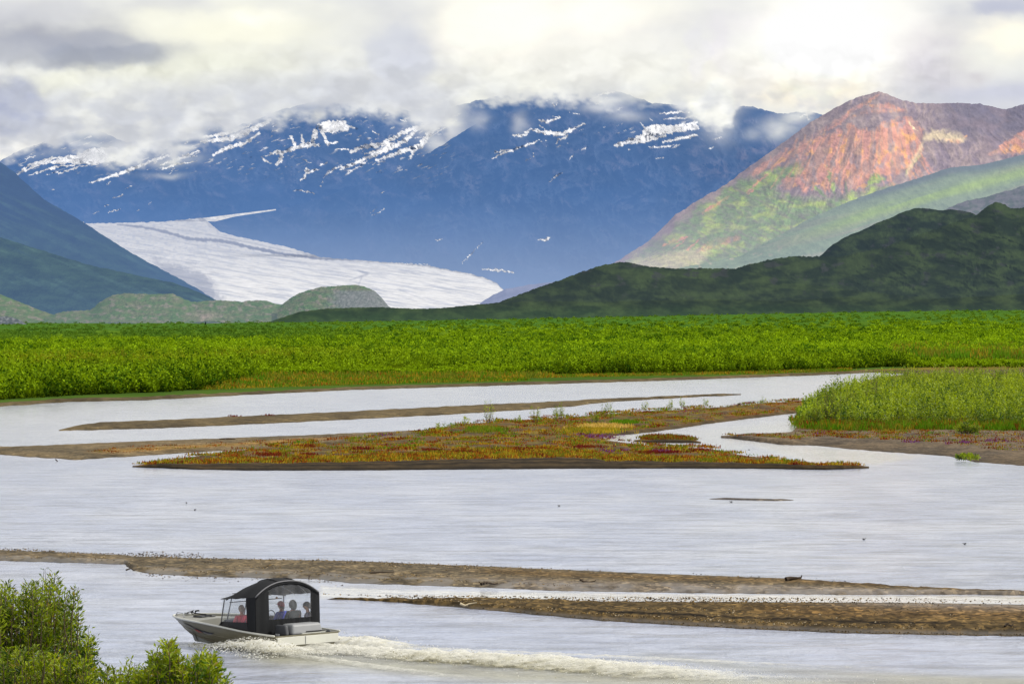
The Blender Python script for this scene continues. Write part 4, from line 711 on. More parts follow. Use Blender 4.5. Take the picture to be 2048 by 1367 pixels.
pxx = 1024 + X / Y * F; br = np.exp(-((Y - 1150 - .25 * (pxx - 300)) / 170) ** 2) * sst(900, 500, pxx) * sst(-.5, .2, fbm(X / 40., Y / 60., 3, 345))
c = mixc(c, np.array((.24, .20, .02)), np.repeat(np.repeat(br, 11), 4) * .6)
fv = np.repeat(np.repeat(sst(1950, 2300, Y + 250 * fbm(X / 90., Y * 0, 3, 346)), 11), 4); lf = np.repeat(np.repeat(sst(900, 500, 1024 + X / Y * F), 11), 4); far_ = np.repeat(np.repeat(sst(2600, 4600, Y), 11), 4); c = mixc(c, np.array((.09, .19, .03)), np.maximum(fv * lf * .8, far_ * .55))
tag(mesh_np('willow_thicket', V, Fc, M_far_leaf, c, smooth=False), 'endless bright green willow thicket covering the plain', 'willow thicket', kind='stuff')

# grass and low plants: tufts of blades
def tufts(X, Y, Z, hh, n_bl, cols, w=.03, seed=0, spread=.12):
    g = np.random.default_rng(seed); n = len(X); ang = g.uniform(0, 6.283, (n, n_bl)); h = hh[:, None] * g.uniform(.45, 1.15, (n, n_bl)); off = g.normal(0, spread, (n, n_bl, 2))
    b = np.stack([X[:, None] + off[..., 0], Y[:, None] + off[..., 1], np.broadcast_to(Z[:, None], h.shape)], -1)
    ln = g.normal(0, .22, (n, n_bl, 2)); tip = b + np.stack([ln[..., 0] * h, ln[..., 1] * h, h], -1); s = np.stack([np.cos(ang), np.sin(ang), 0 * ang], -1) * w
    mid = b * .45 + tip * .55
    V = np.stack([b, mid + s, tip, mid - s], 2).reshape(-1, 3); c = cols[:, None, :] * g.uniform(.7, 1.3, (n, n_bl, 1)); c = np.repeat(c.reshape(-1, 3), 4, 0)
    return V, np.arange(len(V)).reshape(-1, 4), c
M_grass = leaf_mat('grass_blade', .3, gl=0)
PAL = {'orange': S2L((158, 96, 38)), 'yellow': S2L((174, 150, 50)), 'olive': S2L((122, 126, 44)), 'green': S2L((92, 132, 30)), 'red': S2L((112, 46, 40)), 'straw': S2L((210, 182, 100)), 'purple': S2L((118, 70, 124)), 'rust': S2L((116, 62, 34))}
def palcol(P, PY, g, w):
    n = len(P); k = list(w); base = np.array([w[i] for i in k], float)
    q = np.tile(base, (n, 1)); 
    for j, nm in enumerate(k): q[:, j] *= np.exp(2.6 * fbm(P / 45. + j * 9, PY / 5., 3, 400 + j))
    q /= q.sum(1, keepdims=True); idx = (q.cumsum(1) > g.uniform(0, 1, (n, 1))).argmax(1); return np.array([PAL[i] for i in k])[idx]
def scatter_bar(key, n, t0, t1, seed, dens=None, xr=None):
    tp, bp, x0, x1, h = BARS[key]; g = np.random.default_rng(seed)
    if xr: x0, x1 = xr
    px = g.uniform(x0 + 12, x1 - 12, n); wgt = np.maximum(bp(px) - tp(px), 0) ; keep = g.uniform(0, wgt.max(), n) < wgt; px = px[keep]
    t = g.uniform(t0, t1, len(px)); py = bp(px) + (tp(px) - bp(px)) * t
    if dens is not None: k = g.uniform(0, 1, len(px)) < dens(px, py, t); px, py, t = px[k], py[k], t[k]
    Y = gY(py); return px, py, (px - 1024) / F * Y, Y, np.full(len(px), h * .7), g
veg = []
d_isl = lambda x, y, t: np.clip(.04 + 1.1 * sst(-.18, .25, fbm(x / 70., y / 6., 4, 7)), 0, 1)
px, py, X, Y, Z, g = scatter_bar('isl', 21000, .20, .97, 50, d_isl)
veg.append(tufts(X, Y, Z, g.uniform(.08, .30, len(X)), 8, palcol(px, py, g, {'orange': 2, 'yellow': 2.4, 'olive': 3.4, 'rust': 2, 'red': .4, 'green': 2}) * .95, .035, 51, .2))
px, py, X, Y, Z, g = scatter_bar('isl', 9000, .17, .36, 52)
veg.append(tufts(X, Y, Z, g.uniform(.10, .34, len(X)), 7, palcol(px, py, g, {'orange': 2, 'yellow': 3.0, 'olive': 3, 'red': .5, 'rust': 1}) * .95, .035, 53, .2))
px, py, X, Y, Z, g = scatter_bar('arm', 9000, .06, .97, 54, d_isl)
veg.append(tufts(X, Y, Z, g.uniform(.08, .30, len(X)), 8, palcol(px, py, g, {'orange': 2, 'yellow': 1.6, 'olive': 3.4, 'rust': 2.4, 'red': .5, 'green': 2}) * .95, .035, 55, .2))
px, py, X, Y, Z, g = scatter_bar('right', 26000, .12, .62, 56, lambda x, y, t: (sst(2050, 1700, x) * .9 + .25) * sst(-.35, .1, fbm(x / 60., y / 6., 4, 27)) + .12)
veg.append(tufts(X, Y, Z, g.uniform(.1, .28, len(X)), 6, palcol(px, py, g, {'orange': 2, 'yellow': 1.4, 'olive': 3.4, 'rust': 3, 'red': .8, 'green': .6}) * .9, .035, 57, .2))
px, py, X, Y, Z, g = scatter_bar('left', 3500, .15, .5, 58, lambda x, y, t: sst(140, 260, x) * sst(760, 600, x) * sst(0, .3, fbm(x / 60., y / 6., 4, 28)))
veg.append(tufts(X, Y, Z, g.uniform(.05, .2, len(X)), 5, palcol(px, py, g, {'orange': 3, 'rust': 2, 'olive': 1, 'red': .8}) * .9, .03, 59, .2))
px, py, X, Y, Z, g = scatter_bar('islet', 600, .2, .9, 60)
veg.append(tufts(X, Y, Z, g.uniform(.1, .35, len(X)), 6, palcol(px, py, g, {'orange': 1, 'rust': 2, 'olive': 3}) * .8, .03, 61, .2))
a1 = join(veg); tag(mesh_np('autumn_plants', *a1[:2], M_grass, a1[2], smooth=False), 'low orange, yellow and red plants covering the island and bank', 'plants', kind='stuff')
# straw coloured grass patch and purple flowers
def patch(cx, cy, rx, ry, n, hh, pal, seed, zz=.3, w=.03, nb=6):
    g = np.random.default_rng(seed); px = cx + g.normal(0, rx * .5, n); py = cy + g.normal(0, ry * .5, n); Y = gY(py); X = (px - 1024) / F * Y
    return tufts(X, Y, np.full(n, zz), g.uniform(.5, 1, n) * hh, nb, palcol(px, py, g, pal), w, seed + 1, .15)
a1 = join([patch(1205, 862, 50, 3, 420, .45, {'straw': 1, 'yellow': .4}, 70), patch(1250, 853, 30, 2, 300, .4, {'green': 1}, 71), patch(968, 869, 30, 4, 300, .5, {'green': 1, 'olive': 1}, 73), patch(1180, 871, 60, 4, 400, .5, {'yellow': 2, 'olive': 1}, 75)])
tag(mesh_np('straw_grass', *a1[:2], M_grass, a1[2], smooth=False), 'patch of pale straw and green grass on the right end of the island', 'grass', kind='stuff')
fl = [patch(x, y, rx, ry, int(n * .3), .25, {'purple': 2, 'rust': 1}, 80 + i, .3, .035, 4) for i, (x, y, rx, ry, n) in enumerate([(1195, 880, 34, 3, 200), (1215, 884, 20, 2, 80), (1215, 911, 12, 2, 50), (1250, 909, 10, 2, 40), (1322, 911, 16, 2, 60), (1370, 832, 20, 2, 40), (1495, 813, 22, 2, 50), (1380, 834, 16, 2, 30), (1820, 892, 18, 2, 60), (1895, 896, 10, 2, 30), (1925, 893, 18, 2, 70), (1980, 890, 30, 3, 80), (2015, 891, 14, 2, 40), (1640, 874, 16, 2, 30), (770, 879, 30, 2, 40), (1160, 876, 14, 2, 40)])]
a1 = join(fl); tag(mesh_np('fireweed', *a1[:2], M_grass, a1[2], smooth=False), 'scattered purple fireweed blossoms on the island and right bank', 'flowers', kind='stuff')
fl = [patch(x, y, rx * 1.3, ry, int(n * .5), .25, {'red': 1, 'rust': .8}, 120 + i, .25, .035, 6) for i, (x, y, rx, ry, n) in enumerate([(1060, 906, 26, 2.5, 200), (1320, 912, 34, 2.5, 240), (540, 917, 24, 3, 140), (610, 900, 16, 3, 60), (620, 917, 12, 2, 60), (930, 912, 24, 2, 120), (1400, 908, 16, 2, 60), (470, 838, 8, .6, 22), (535, 836, 8, .6, 26), (860, 908, 20, 2, 80), (1180, 901, 30, 2, 120), (720, 905, 20, 2, 80)])]
a1 = join(fl); tag(mesh_np('red_plants', *a1[:2], M_grass, a1[2], smooth=False), 'patches of crimson low plants on the island', 'plants', kind='stuff')

# far bank: yellow orange grass fringe
g = np.random.default_rng(90); n = 12000; px = g.uniform(400, 1700, n); top = vegtop(px); b = prof([(400, 786), (700, 776), (1000, 768), (1300, 760), (1700, 748)])(px)
t = g.uniform(0, 1, n); py = top + (b - top) * t; Y = gY(py); X = (px - 1024) / F * Y
k = (px < 1050) | (t < .5); X, Y, px, py, t = X[k], Y[k], px[k], py[k], t[k]
pal1 = palcol(px, py, g, {'orange': .5, 'yellow': 2, 'olive': 4, 'green': 3.4}); a1 = tufts(X, Y, np.full(len(X), .35), g.uniform(.3, 1.1, len(X)) * np.where(px < 1100, 1.1, .6) * (1 - .5 * t), 7, pal1 * np.where(t < .6, 1, 1)[:, None] * .9, .07, 91, .5)
g = np.random.default_rng(92); n = 5000; px = g.uniform(1790, 2120, n); py = g.uniform(700, 722, n); px = px + 0; Y = gY(py, 1.0); X = (px - 1024) / F * Y
pal2 = palcol(px, py, g, {'yellow': 1, 'olive': 4, 'green': 5, 'rust': .3}); hh = g.uniform(.8, 2.2, n); a2 = tufts(X, Y, z_plain(px, Y) + .6, hh, 7, pal2, .10, 93, .9)
n = 1600; px = g.uniform(1790, 2120, n); py = g.uniform(718, 727, n); Y = gY(py, .5); X = (px - 1024) / F * Y
a3 = tufts(X, Y, z_plain(px, Y), g.uniform(.8, 1.6, n), 7, palcol(px, py, g, {'orange': .7, 'rust': 3, 'olive': 2}) * .7, .09, 94, .8)
a1 = join([a1, a2, a3]); tag(mesh_np('bank_grass', *a1[:2], M_grass, a1[2], smooth=False), 'yellow green grass fringe along the far river bank', 'grass', kind='stuff')

# right willow thicket
g0 = np.random.default_rng(100); n = 1050; cpx = g0.uniform(1600, 2200, n); u = g0.uniform(0, 1, n) ** .8
pb = prof([(1585, 846), (1610, 854), (1700, 858), (1850, 858), (2048, 862), (2200, 866)])(cpx); pt = prof([(1585, 842), (1620, 822), (1660, 800), (1700, 788), (1760, 778), (1850, 766), (2200, 762)])(cpx); cpy = pb + (pt - pb) * u
X, Y, z, h, t = bushes(cpx, cpy, lambda X, Y: .2 + 0 * X, lambda X, Y, g: np.clip(2.5 * (1 + .3 * fbm(X / 6., Y / 12., 3, 330)), 1, 4) * (.42 + .58 * sst(1590, 1680, 1024 + X / Y * F)), .42, 11, 101)
px = 1024 + X / Y * F; tn = np.clip(.46 + t * 1.3 + .25 * fbm(X / 9., Y / 20., 3, 331) + .1 * sst(600, 750, Y), 0, 1)
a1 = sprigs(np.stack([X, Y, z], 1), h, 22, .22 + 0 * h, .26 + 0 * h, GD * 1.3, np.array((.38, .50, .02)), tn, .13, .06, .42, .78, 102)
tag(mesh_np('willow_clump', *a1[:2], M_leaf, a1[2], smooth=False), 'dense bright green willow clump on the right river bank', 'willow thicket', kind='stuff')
n = 2600; px = g.uniform(1590, 2200, n); pb = prof([(1590, 856), (1620, 866), (1700, 868), (1850, 866), (2200, 870)])(px); py = pb - g.uniform(0, 12, n); Y = gY(py); X = (px - 1024) / F * Y
a1 = tufts(X, Y, np.full(n, .25), g.uniform(.3, .8, n), 8, palcol(px, py, g, {'orange': .2, 'yellow': .4, 'olive': 4, 'green': 5, 'rust': .8}) * .8, .05, 103, .4)
tag(mesh_np('thicket_grass', *a1[:2], M_grass, a1[2], smooth=False), 'olive grass edging the foot of the right willow clump', 'grass', kind='stuff')

# ------------------------------------------------------------------ tubes and single shrubs
def tube_np(pts, r0, r1, k=5):
    pts = np.asarray(pts, float); n = len(pts); d = unit(np.gradient(pts, axis=0)); a = unit(np.cross(d, np.array([.3, .9, .2]))); b = np.cross(d, a)
    an = np.arange(k) * 2 * np.pi / k; r = np.linspace(r0, r1, n)[:, None, None]
    V = pts[:, None] + r * (a[:, None] * np.cos(an)[None, :, None] + b[:, None] * np.sin(an)[None, :, None]); V = V.reshape(-1, 3)
    i = np.arange(n - 1)[:, None] * k + np.arange(k)[None]; j = np.arange(n - 1)[:, None] * k + (np.arange(k)[None] + 1) % k
    return V, np.stack([i, j, j + k, i + k], -1).reshape(-1, 4)
def shrub(name, label, base, shoots, leafl, col, seed, group=None, nleaf=30, spread=.05, stem_r=.008, leafw=.33, rough_c=.34):
    """shoots: list of (root xyz, tip xyz) in world metres"""
    g = np.random.default_rng(seed); root = empty(name, base); tag(root, label, 'shrub', group)
    Vs, Fs = [], []; k = 0; C, U, W, Lr, Cl = [], [], [], [], []
    b = np.array(base)
    for (r_, t_) in shoots:
        r_ = np.array(r_) - b; t_ = np.array(t_) - b; ln = np.linalg.norm(t_ - r_); s = np.linspace(0, 1, 7)[:, None]
        bend = g.normal(0, .10 * ln, 3); out = np.array([t_[0] - r_[0], t_[1] - r_[1], 0]) * .25
        pts = r_ + (t_ - r_) * s + (bend + out - np.array([0, 0, .06 * ln])) * (s * (1 - s) * 2)
        V, Fc = tube_np(pts, stem_r * (.6 + ln * .5), stem_r * .2, 4); Vs.append(V); Fs.append(Fc + k); k += len(V)
        tt = g.uniform(.18, 1.0, nleaf) ** .75; c = np.stack([np.interp(tt, s[:, 0], pts[:, j]) for j in range(3)], 1); ax = unit(t_ - r_)
        ang = g.uniform(0, 6.283, nleaf); e1 = unit(np.cross(ax, [.2, .9, .1])); e2 = np.cross(ax, e1); rad = np.cos(ang)[:, None] * e1 + np.sin(ang)[:, None] * e2
        u = unit(rad * g.uniform(.5, 1.1, (nleaf, 1)) + ax * g.uniform(.4, 1.0, (nleaf, 1)) + g.normal(0, .2, (nleaf, 3))); l = leafl * g.uniform(.6, 1.25, nleaf) * (1.1 - .35 * tt)
        w = unit(np.cross(u, unit(rad + g.normal(0, .5, rad.shape))))
        C.append(c + rad * spread * g.uniform(0, 1, (nleaf, 1)) + u * l[:, None] * .5); U.append(u); W.append(w); Lr.append(l)
        base_c = np.array(col[0]) + (np.array(col[1]) - np.array(col[0])) * np.clip(.42 + g.normal(0, rough_c) + .35 * (tt[:, None] - .6), 0, 1)  # inner leaves darker, tips brighter: bush shade painted into leaf colour
        cc_ = base_c * g.uniform(.7, 1.35, (nleaf, 1)); yl = g.uniform(0, 1, (nleaf, 1)) < .03; Cl.append(np.where(yl, np.array((.35, .28, .05)), cc_))
    C, U, W, Lr, Cl = map(np.concatenate, (C, U, W, Lr, Cl)); Nn = np.cross(U, W); l = Lr[:, None]; w = l * leafw
    # each leaf: two halves folded along the midrib
    V = np.stack([C - U * l * .5, C + Nn * l * -.03, C + U * l * .5 - Nn * l * .12, C + W * w * .5 + Nn * w * .18, C - W * w * .5 + Nn * w * .18], 1).reshape(-1, 3)
    i = np.arange(len(C)) * 5; Fc = np.concatenate([np.stack([i, i + 3, i + 2, i + 1], 1), np.stack([i, i + 1, i + 2, i + 4], 1)])
    f = mesh_np('foliage', V, Fc, M_leaf, np.repeat(Cl, 5, 0), smooth=False, parent=root)
    s_ = mesh_np('stems', np.concatenate(Vs), np.concatenate(Fs), M_bark, smooth=True, parent=root)
    return root
def fg_shrub(name, label, Yc, tops, basepx, basepy, n, seed, depth=1.2, nleaf=34, leafl=.062, col=None, group=None, full=1.0, lmin=.25, lmax=.6, wt=None):
    g = np.random.default_rng(seed); tp = prof(tops); x0, x1 = tops[0][0], tops[-1][0]; sh = []
    bx, by, bz = wpt(basepx, basepy, Yc)
    for i in range(n):
        px = g.uniform(x0, x1); top = tp(px); dz = abs(g.normal(0, 1)) * 90 * full if g.uniform() < .8 else g.uniform(0, 230)
        py = top + dz; Y = Yc + g.uniform(-.5, .5) * depth * (1 - .4 * abs(px - basepx) / max(1, (x1 - x0)))
        tip = np.array(wpt(px, py, Y)); d = unit(np.array([(px - basepx) / 240 * .55 + g.normal(0, .1), (Y - Yc) * .4, max(.25, (basepy - py) / 240)])); L_ = g.uniform(lmin, lmax)
        sh.append((tip - d * L_, tip))
    for i in range(26):   # main stems from the root
        px = g.uniform(x0 + 20, x1 - 20); py = tp(px) + g.uniform(40, 150); Y = Yc + g.uniform(-.4, .4) * depth; sh.append(((bx + g.normal(0, .15), by + g.normal(0, .15), bz), wpt(px, py, Y)))
    return shrub(name, label, (bx, by, bz), sh, leafl, col or ((.03, .075, .004), (.34, .42, .014)), seed + 1, group, nleaf)
FG = 'willow shrubs on the near bluff'
zb = lambda Yc: 8.1 - .066 * Yc
pyb = lambda Yc: YH + (H - zb(Yc)) * F / Yc
fg_shrub('willow_shrub', 'large leafy willow shrub in the bottom left corner', 50, [(-260, 1165), (-120, 1140), (-40, 1180), (0, 1168), (10, 1150), (22, 1172), (45, 1176), (60, 1156), (72, 1150), (84, 1138), (95, 1130), (108, 1140), (120, 1142), (135, 1176), (150, 1172), (165, 1170), (172, 1190), (160, 1240), (180, 1255), (195, 1272), (190, 1310)], 20, pyb(50), 640, 201, 1.8, group=FG, lmax=.8, nleaf=38)
fg_shrub('willow_shrub', 'low dense willow shrub between the large shrub and the boat side shrub', 47, [(-200, 1310), (-60, 1300), (60, 1290), (120, 1300), (170, 1310), (200, 1330), (215, 1318), (235, 1330), (262, 1312), (285, 1325), (300, 1340), (330, 1350)], 90, pyb(47), 520, 203, 1.4, group=FG, full=.6)
fg_shrub('willow_shrub', 'small bright willow shrub nearest the boat bow', 46, [(275, 1345), (290, 1330), (300, 1300), (308, 1290), (330, 1285), (340, 1268), (350, 1275), (360, 1320), (385, 1300), (398, 1288), (415, 1300), (432, 1305), (440, 1330), (455, 1350), (460, 1366)], 370, pyb(46), 210, 205, .8, col=((.06, .14, .006), (.40, .46, .016)), group=FG, full=.45, lmin=.18, lmax=.4, nleaf=30)
# bare twig sprigs sticking out
# tall saplings on the island
def island_sapling(px, py, hpx, label, seed, n=9, wpx=14):
    g = np.random.default_rng(seed); Y = gY(py, .3); s = F / Y; bx = (px - 1024) / F * Y; sh = []
    for i in range(n):
        hh = hpx * 1.15 / s * (g.uniform(.45, 1.0) if i else 1); dx = g.normal(0, wpx / s * .5); sh.append(((bx + dx * .25, Y + g.normal(0, .1), .25), (bx + dx, Y + g.normal(0, .25), .25 + hh)))
    shrub('willow_sapling', label, (bx, Y, .25), sh, .17, ((.12, .22, .01), (.42, .50, .03)), seed, 'young willows on the island', 22, .08, .014, .42)
saps = [(976, 846, 44, 'tallest young willow standing at the far edge of the island', 9, 12), (1072, 845, 30, 'young willow right of the small gravel mound', 8, 18), (1113, 842, 26, 'pair of thin willow shoots in the middle of the island skyline', 7, 12), (1122, 840, 34, 'slender willow beside the pair of thin shoots', 7, 10), (930, 852, 18, 'short sprig left of the tallest young willow', 6, 14), (1212, 834, 26, 'yellowish young willow on the right part of the island skyline', 8, 14),
        (1190, 845, 20, 'bushy low willow above the straw grass', 10, 16), (1040, 846, 14, 'tiny shoot just right of the gravel mound', 5, 8), (905, 858, 12, 'small sprig at the far left edge of the saplings', 5, 8), (1290, 822, 18, 'sprig on the arm of the island', 6, 12), (1340, 818, 18, 'second sprig along the arm of the island', 6, 10), (880, 862, 16, 'green sprig where the left gravel bar meets the island', 6, 9), (1225, 838, 18, 'low sprig beside the yellowish young willow', 6, 9), (1525, 808, 14, 'short sprig near the tip of the arm', 6, 12), (1365, 815, 20, 'thin shoot in the middle of the arm skyline', 5, 8), (1410, 812, 14, 'faint sprig just before the tip of the arm', 5, 8)]
for i, (a, b, c, l, n_, w_) in enumerate(saps): island_sapling(a, b, c, l, 500 + i, n_, w_)
# bushes standing out at the edge of the thicket
def bank_bush(px, py, hpx, wpx, label, seed, n=60):
    g = np.random.default_rng(seed); Y = gY(py, .3); s = F / Y; bx = (px - 1024) / F * Y; sh = []
    for i in range(n):
        a = g.uniform(0, 6.283); r = g.uniform(0, 1) ** .5; hh = hpx / s * (1 - .55 * r * r) * g.uniform(.6, 1.05); dx, dy = math.cos(a) * r * wpx / s * .5, math.sin(a) * r * wpx / s * .5
        sh.append(((bx + dx * .3, Y + dy * .3, .25), (bx + dx, Y + dy, .25 + hh)))
    shrub('willow_bush', label, (bx, Y, .25), sh, .19, ((.035, .09, .005), (.34, .44, .014)), seed, 'willow bushes at the thicket edge', 26, .12, .014, .42)
bank_bush(1655, 846, 84, 62, 'tall willow bush at the left end of the thicket above the inlet', 601, 80)
bank_bush(1698, 836, 76, 50, 'second tall willow bush from the left end of the thicket', 602)
bank_bush(1628, 852, 44, 50, 'low willow bush hanging over the inlet', 603, 60)
bank_bush(1745, 826, 80, 56, 'third willow bush from the left along the top of the thicket', 604)
bank_bush(1935, 866, 30, 60, 'low round bush at the front foot of the thicket', 605, 60)
bank_bush(1935, 914, 9, 50, 'small yellow green bush on the gravel at the water edge', 606, 30)
# tiny spruce on the plain
def spruce(px, py, hpx, label):
    Y = gY(py, 0.); s = F / Y; X = (px - 1024) / F * Y; h = hpx / s; root = empty('spruce_tree', (X, Y, .3)); tag(root, label, 'tree')
    V, Fc = tube_np([(0, 0, 0), (0, 0, h * .5), (0, 0, h * .98)], h * .03, h * .006, 6); mesh_np('trunk', V, Fc, M_bark, parent=root)
    g = np.random.default_rng(5); n = 900; t = g.uniform(.08, 1, n); a = g.uniform(0, 6.283, n); r = h * .26 * (1.03 - t) * (.45 + .55 * g.uniform(0, 1, n)); C = np.stack([np.cos(a) * r, np.sin(a) * r, t * h - r * .2], 1)
    U = unit(np.stack([np.cos(a), np.sin(a), -.3 + 0 * a], 1) + g.normal(0, .2, (n, 3))); W = unit(np.cross(U, g.normal(0, 1, (n, 3)))); V, Fc = leaf_quads(C, U, W, np.full(n, h * .1), np.full(n, h * .04)); mesh_np('crown', V, Fc, M_far_leaf, np.tile((.015, .04, .015), (len(V), 1)), smooth=False, parent=root)
spruce(411, 660, 16, 'tiny lone spruce at the far edge of the plain')

# ------------------------------------------------------------------ driftwood, snags, stones, birds
M_drift = simple('driftwood', (70, 58, 46), .9, var=.35, scale=14, bump=.4); M_pale = simple('pale_driftwood', (206, 190, 156), .85, var=.2, scale=14, bump=.3); M_bird = simple('dark_feathers', (36, 34, 36), .7, var=.3, scale=20)
M_stone = simple('river_stone', (120, 112, 104), .85, var=.35, scale=9, bump=.4)
def drift(px, py, segs, label, mat=None, zz=.15, cat='driftwood', name='driftwood', r=.06):
    b = G(px, py, zz); s = F / b.y; Vs, Fs = [], []; k = 0
    for pts, rr in segs:
        pts = [(x / s, dy, z / s) for (x, dy, z) in pts]; V, Fc = tube_np(np.array(pts), rr, rr * .35, 6); V += .012 * np.stack([vn(V[:, 0] * 9, V[:, 2] * 9, 1), vn(V[:, 0] * 9, V[:, 2] * 9, 2), vn(V[:, 0] * 9, V[:, 2] * 9, 3)], 1); Vs.append(V); Fs.append(Fc + k); k += len(V)
    o = mesh_np(name, np.concatenate(Vs), np.concatenate(Fs), mat or M_drift); o.location = b; return tag(o, label, cat)
drift(1590, 1158, [([(-18, 0, 0), (-8, .1, 2), (2, 0, 2.5), (10, 0, 3)], .10), ([(8, 0, 2), (12, 0, 4), (14, 0, 9)], .05), ([(-14, 0, 1), (-10, 0, 4)], .03), ([(4, 0, 2), (9, .1, 5)], .03)], 'dark driftwood log with upright stub on the far edge of the main bar', zz=.18)
drift(978, 1168, [([(-16, 0, 1), (-4, .2, 3), (10, 0, 1), (18, 0, 2)], .06), ([(-8, 0, 1), (-10, 0, 7)], .04), ([(-4, 0, 1), (2, .2, 5)], .03)], 'spiky dark driftwood left of centre on the lower edge of the main bar')
drift(1177, 1163, [([(-17, 0, 5), (-10, 0, 1), (2, .1, 0), (12, 0, 2), (15, 0, 4)], .045), ([(-12, 0, 2), (-16, 0, 3)], .03)], 'thin curved driftwood branch on the brown sand of the main bar')
drift(938, 1208, [([(-18, 0, 2), (-8, 0, -2), (0, .1, 1), (16, 0, 4)], .045), ([(-8, 0, -1), (-2, .1, -3)], .03)], 'pale forked driftwood stick on the near gravel bar', M_pale)
drift(760, 1145, [([(-20, 0, 0), (0, .1, 1.5), (28, 0, 1)], .04)], 'long low brown stick on the upper left of the main bar')
drift(268, 1141, [([(-16, 0, 2), (-6, .1, 5), (2, 0, 0)], .03), ([(-8, 0, 3), (-12, 0, 9)], .02), ([(-2, 0, 0), (6, .1, 6)], .02)], 'bundle of thin twigs at the left tip of the gravel', zz=.05)
drift(2018, 1252, [([(-8, 0, 0), (-4, .1, 5), (4, 0, 2), (10, 0, 0)], .05), ([(-4, 0, 2), (-1, 0, 8)], .03), ([(4, 0, 1), (9, 0, 5)], .03)], 'small root tangle near the right edge of the near bar', zz=.2)
drift(455, 879, [([(-16, 0, 1), (0, .1, 2), (16, 0, 1.5)], .08)], 'dark stick lying on the far edge of the left gravel bar')
drift(115, 922, [([(-4, 0, 4), (0, .1, 0), (4, 0, -2)], .05)], 'small snag standing in the water below the left bar', zz=0)
drift(1245, 863, [([(-10, 0, 0), (0, .1, 2), (10, 0, 0)], .1)], 'small dark stick beside the straw grass on the island', zz=.3)
drift(1478, 812, [([(-3, 0, 0), (0, .1, 5), (3, 0, 6)], .12)], 'dark stump at the skyline of the island arm', zz=.3)
drift(618, 1158, [([(0, 0, -2), (0, .02, 7)], .03), ([(-1, 0, 6), (2, 0, 8)], .05)], 'short dark stick standing upright in the shallows behind the boat canopy', zz=0)
birdg = 'small dark birds on the river'
def bird(px, py, label, s=1.0, wing=True):
    b = G(px, py, .0); root = empty('bird', b, random.uniform(0, 6)); tag(root, label, 'bird', birdg)
    prof_ = [(-.16, .004, .06), (-.10, .03, .05), (-.03, .055, .045), (.04, .05, .05), (.09, .028, .08), (.125, .034, .115), (.15, .022, .12), (.19, .003, .115)]
    V = []; k = 8
    for (x, r, z) in prof_:
        for j in range(k): a = 2 * math.pi * j / k; V.append((x * s, r * math.cos(a) * s, z * s + r * math.sin(a) * s * .9))
    Fc = [(i * k + j, i * k + (j + 1) % k, (i + 1) * k + (j + 1) % k, (i + 1) * k + j) for i in range(len(prof_) - 1) for j in range(k)]
    mesh_np('body', np.array(V), np.array(Fc), M_bird, parent=root)
    for sg in (-1, 1):
        Vw = np.array([(.04, sg * .045, .07), (-.13, sg * .02, .09), (-.15, sg * .05, .13 if wing else .08), (.02, sg * .075, .085), (-.05, sg * .09, .12 if wing else .06)]) * s
        mesh_np('wing', Vw, np.array([(0, 1, 2, 4), (0, 4, 3, 3)])[:1], M_bird, parent=root)
for (x, y, l) in [(373, 1006, 'tiny dark bird, upper of the pair left of mid river'), (390, 1020, 'tiny dark bird, lower of the pair left of mid river'), (1118, 1012, 'tiny dark bird alone at the centre of the river'), (1728, 1079, 'tiny dark bird right of centre in the lower river'), (1929, 1088, 'tiny dark bird nearest the right edge'), (1498, 900, 'tiny dark bird in the inlet channel'), (1594, 919, 'tiny dark bird off the right tip of the island'), (1462, 1004, 'tiny dark bird just below the gravel sliver')]:
    bird(x, y, l, .55)

# near bar pebbles: countless stones
def pebbles(key, n, r0, r1, seed, t0, t1, dens=None, xr=None):
    px, py, X, Y, Z, g = scatter_bar(key, n, t0, t1, seed, dens, xr); n = len(px); r = r0 + (r1 - r0) * g.uniform(0, 1, n) ** 3
    oc = np.array([(1, 0, 0), (0, 1, 0), (-1, 0, 0), (0, -1, 0), (0, 0, .7), (0, 0, -.5)]); fo = np.array([(0, 1, 4), (1, 2, 4), (2, 3, 4), (3, 0, 4), (1, 0, 5), (2, 1, 5), (3, 2, 5), (0, 3, 5)])
    V = (oc[None] * g.uniform(.6, 1.2, (n, 6, 1)) * r[:, None, None]) + np.stack([X, Y, Z * 1.25 + .0], 1)[:, None]; Fc = (fo[None] + (np.arange(n) * 6)[:, None, None]).reshape(-1, 3)
    base = np.array([S2L((92, 78, 56)), S2L((150, 124, 76)), S2L((176, 162, 136)), S2L((66, 58, 48))])[g.choice(4, n, p=[.4, .25, .12, .23])]; return V.reshape(-1, 3), Fc, np.repeat(base, 6, 0)
def m_peb():
    m, nt, out = new_mat('pebble'); a = N(nt, 'ShaderNodeAttribute', attribute_name='Col'); d = N(nt, 'ShaderNodeBsdfDiffuse'); nt.links.new(a.outputs['Color'], d.inputs[0]); nt.links.new(d.outputs[0], out.inputs[0]); return m
M_peb = m_peb()
a1 = join([pebbles('near', 26000, .015, .05, 700, .03, .97, lambda x, y, t: np.clip(1.2 - (x - 1400) / 500., .12, 1)), pebbles('main', 22000, .015, .045, 701, .1, .9, lambda x, y, t: np.clip(1.2 - (x - 700) / 500., .12, 1))])
tag(mesh_np('pebbles', *a1[:2], M_peb, a1[2], smooth=False), 'golden brown pebbles strewn over the two near gravel bars', 'pebbles', kind='stuff')
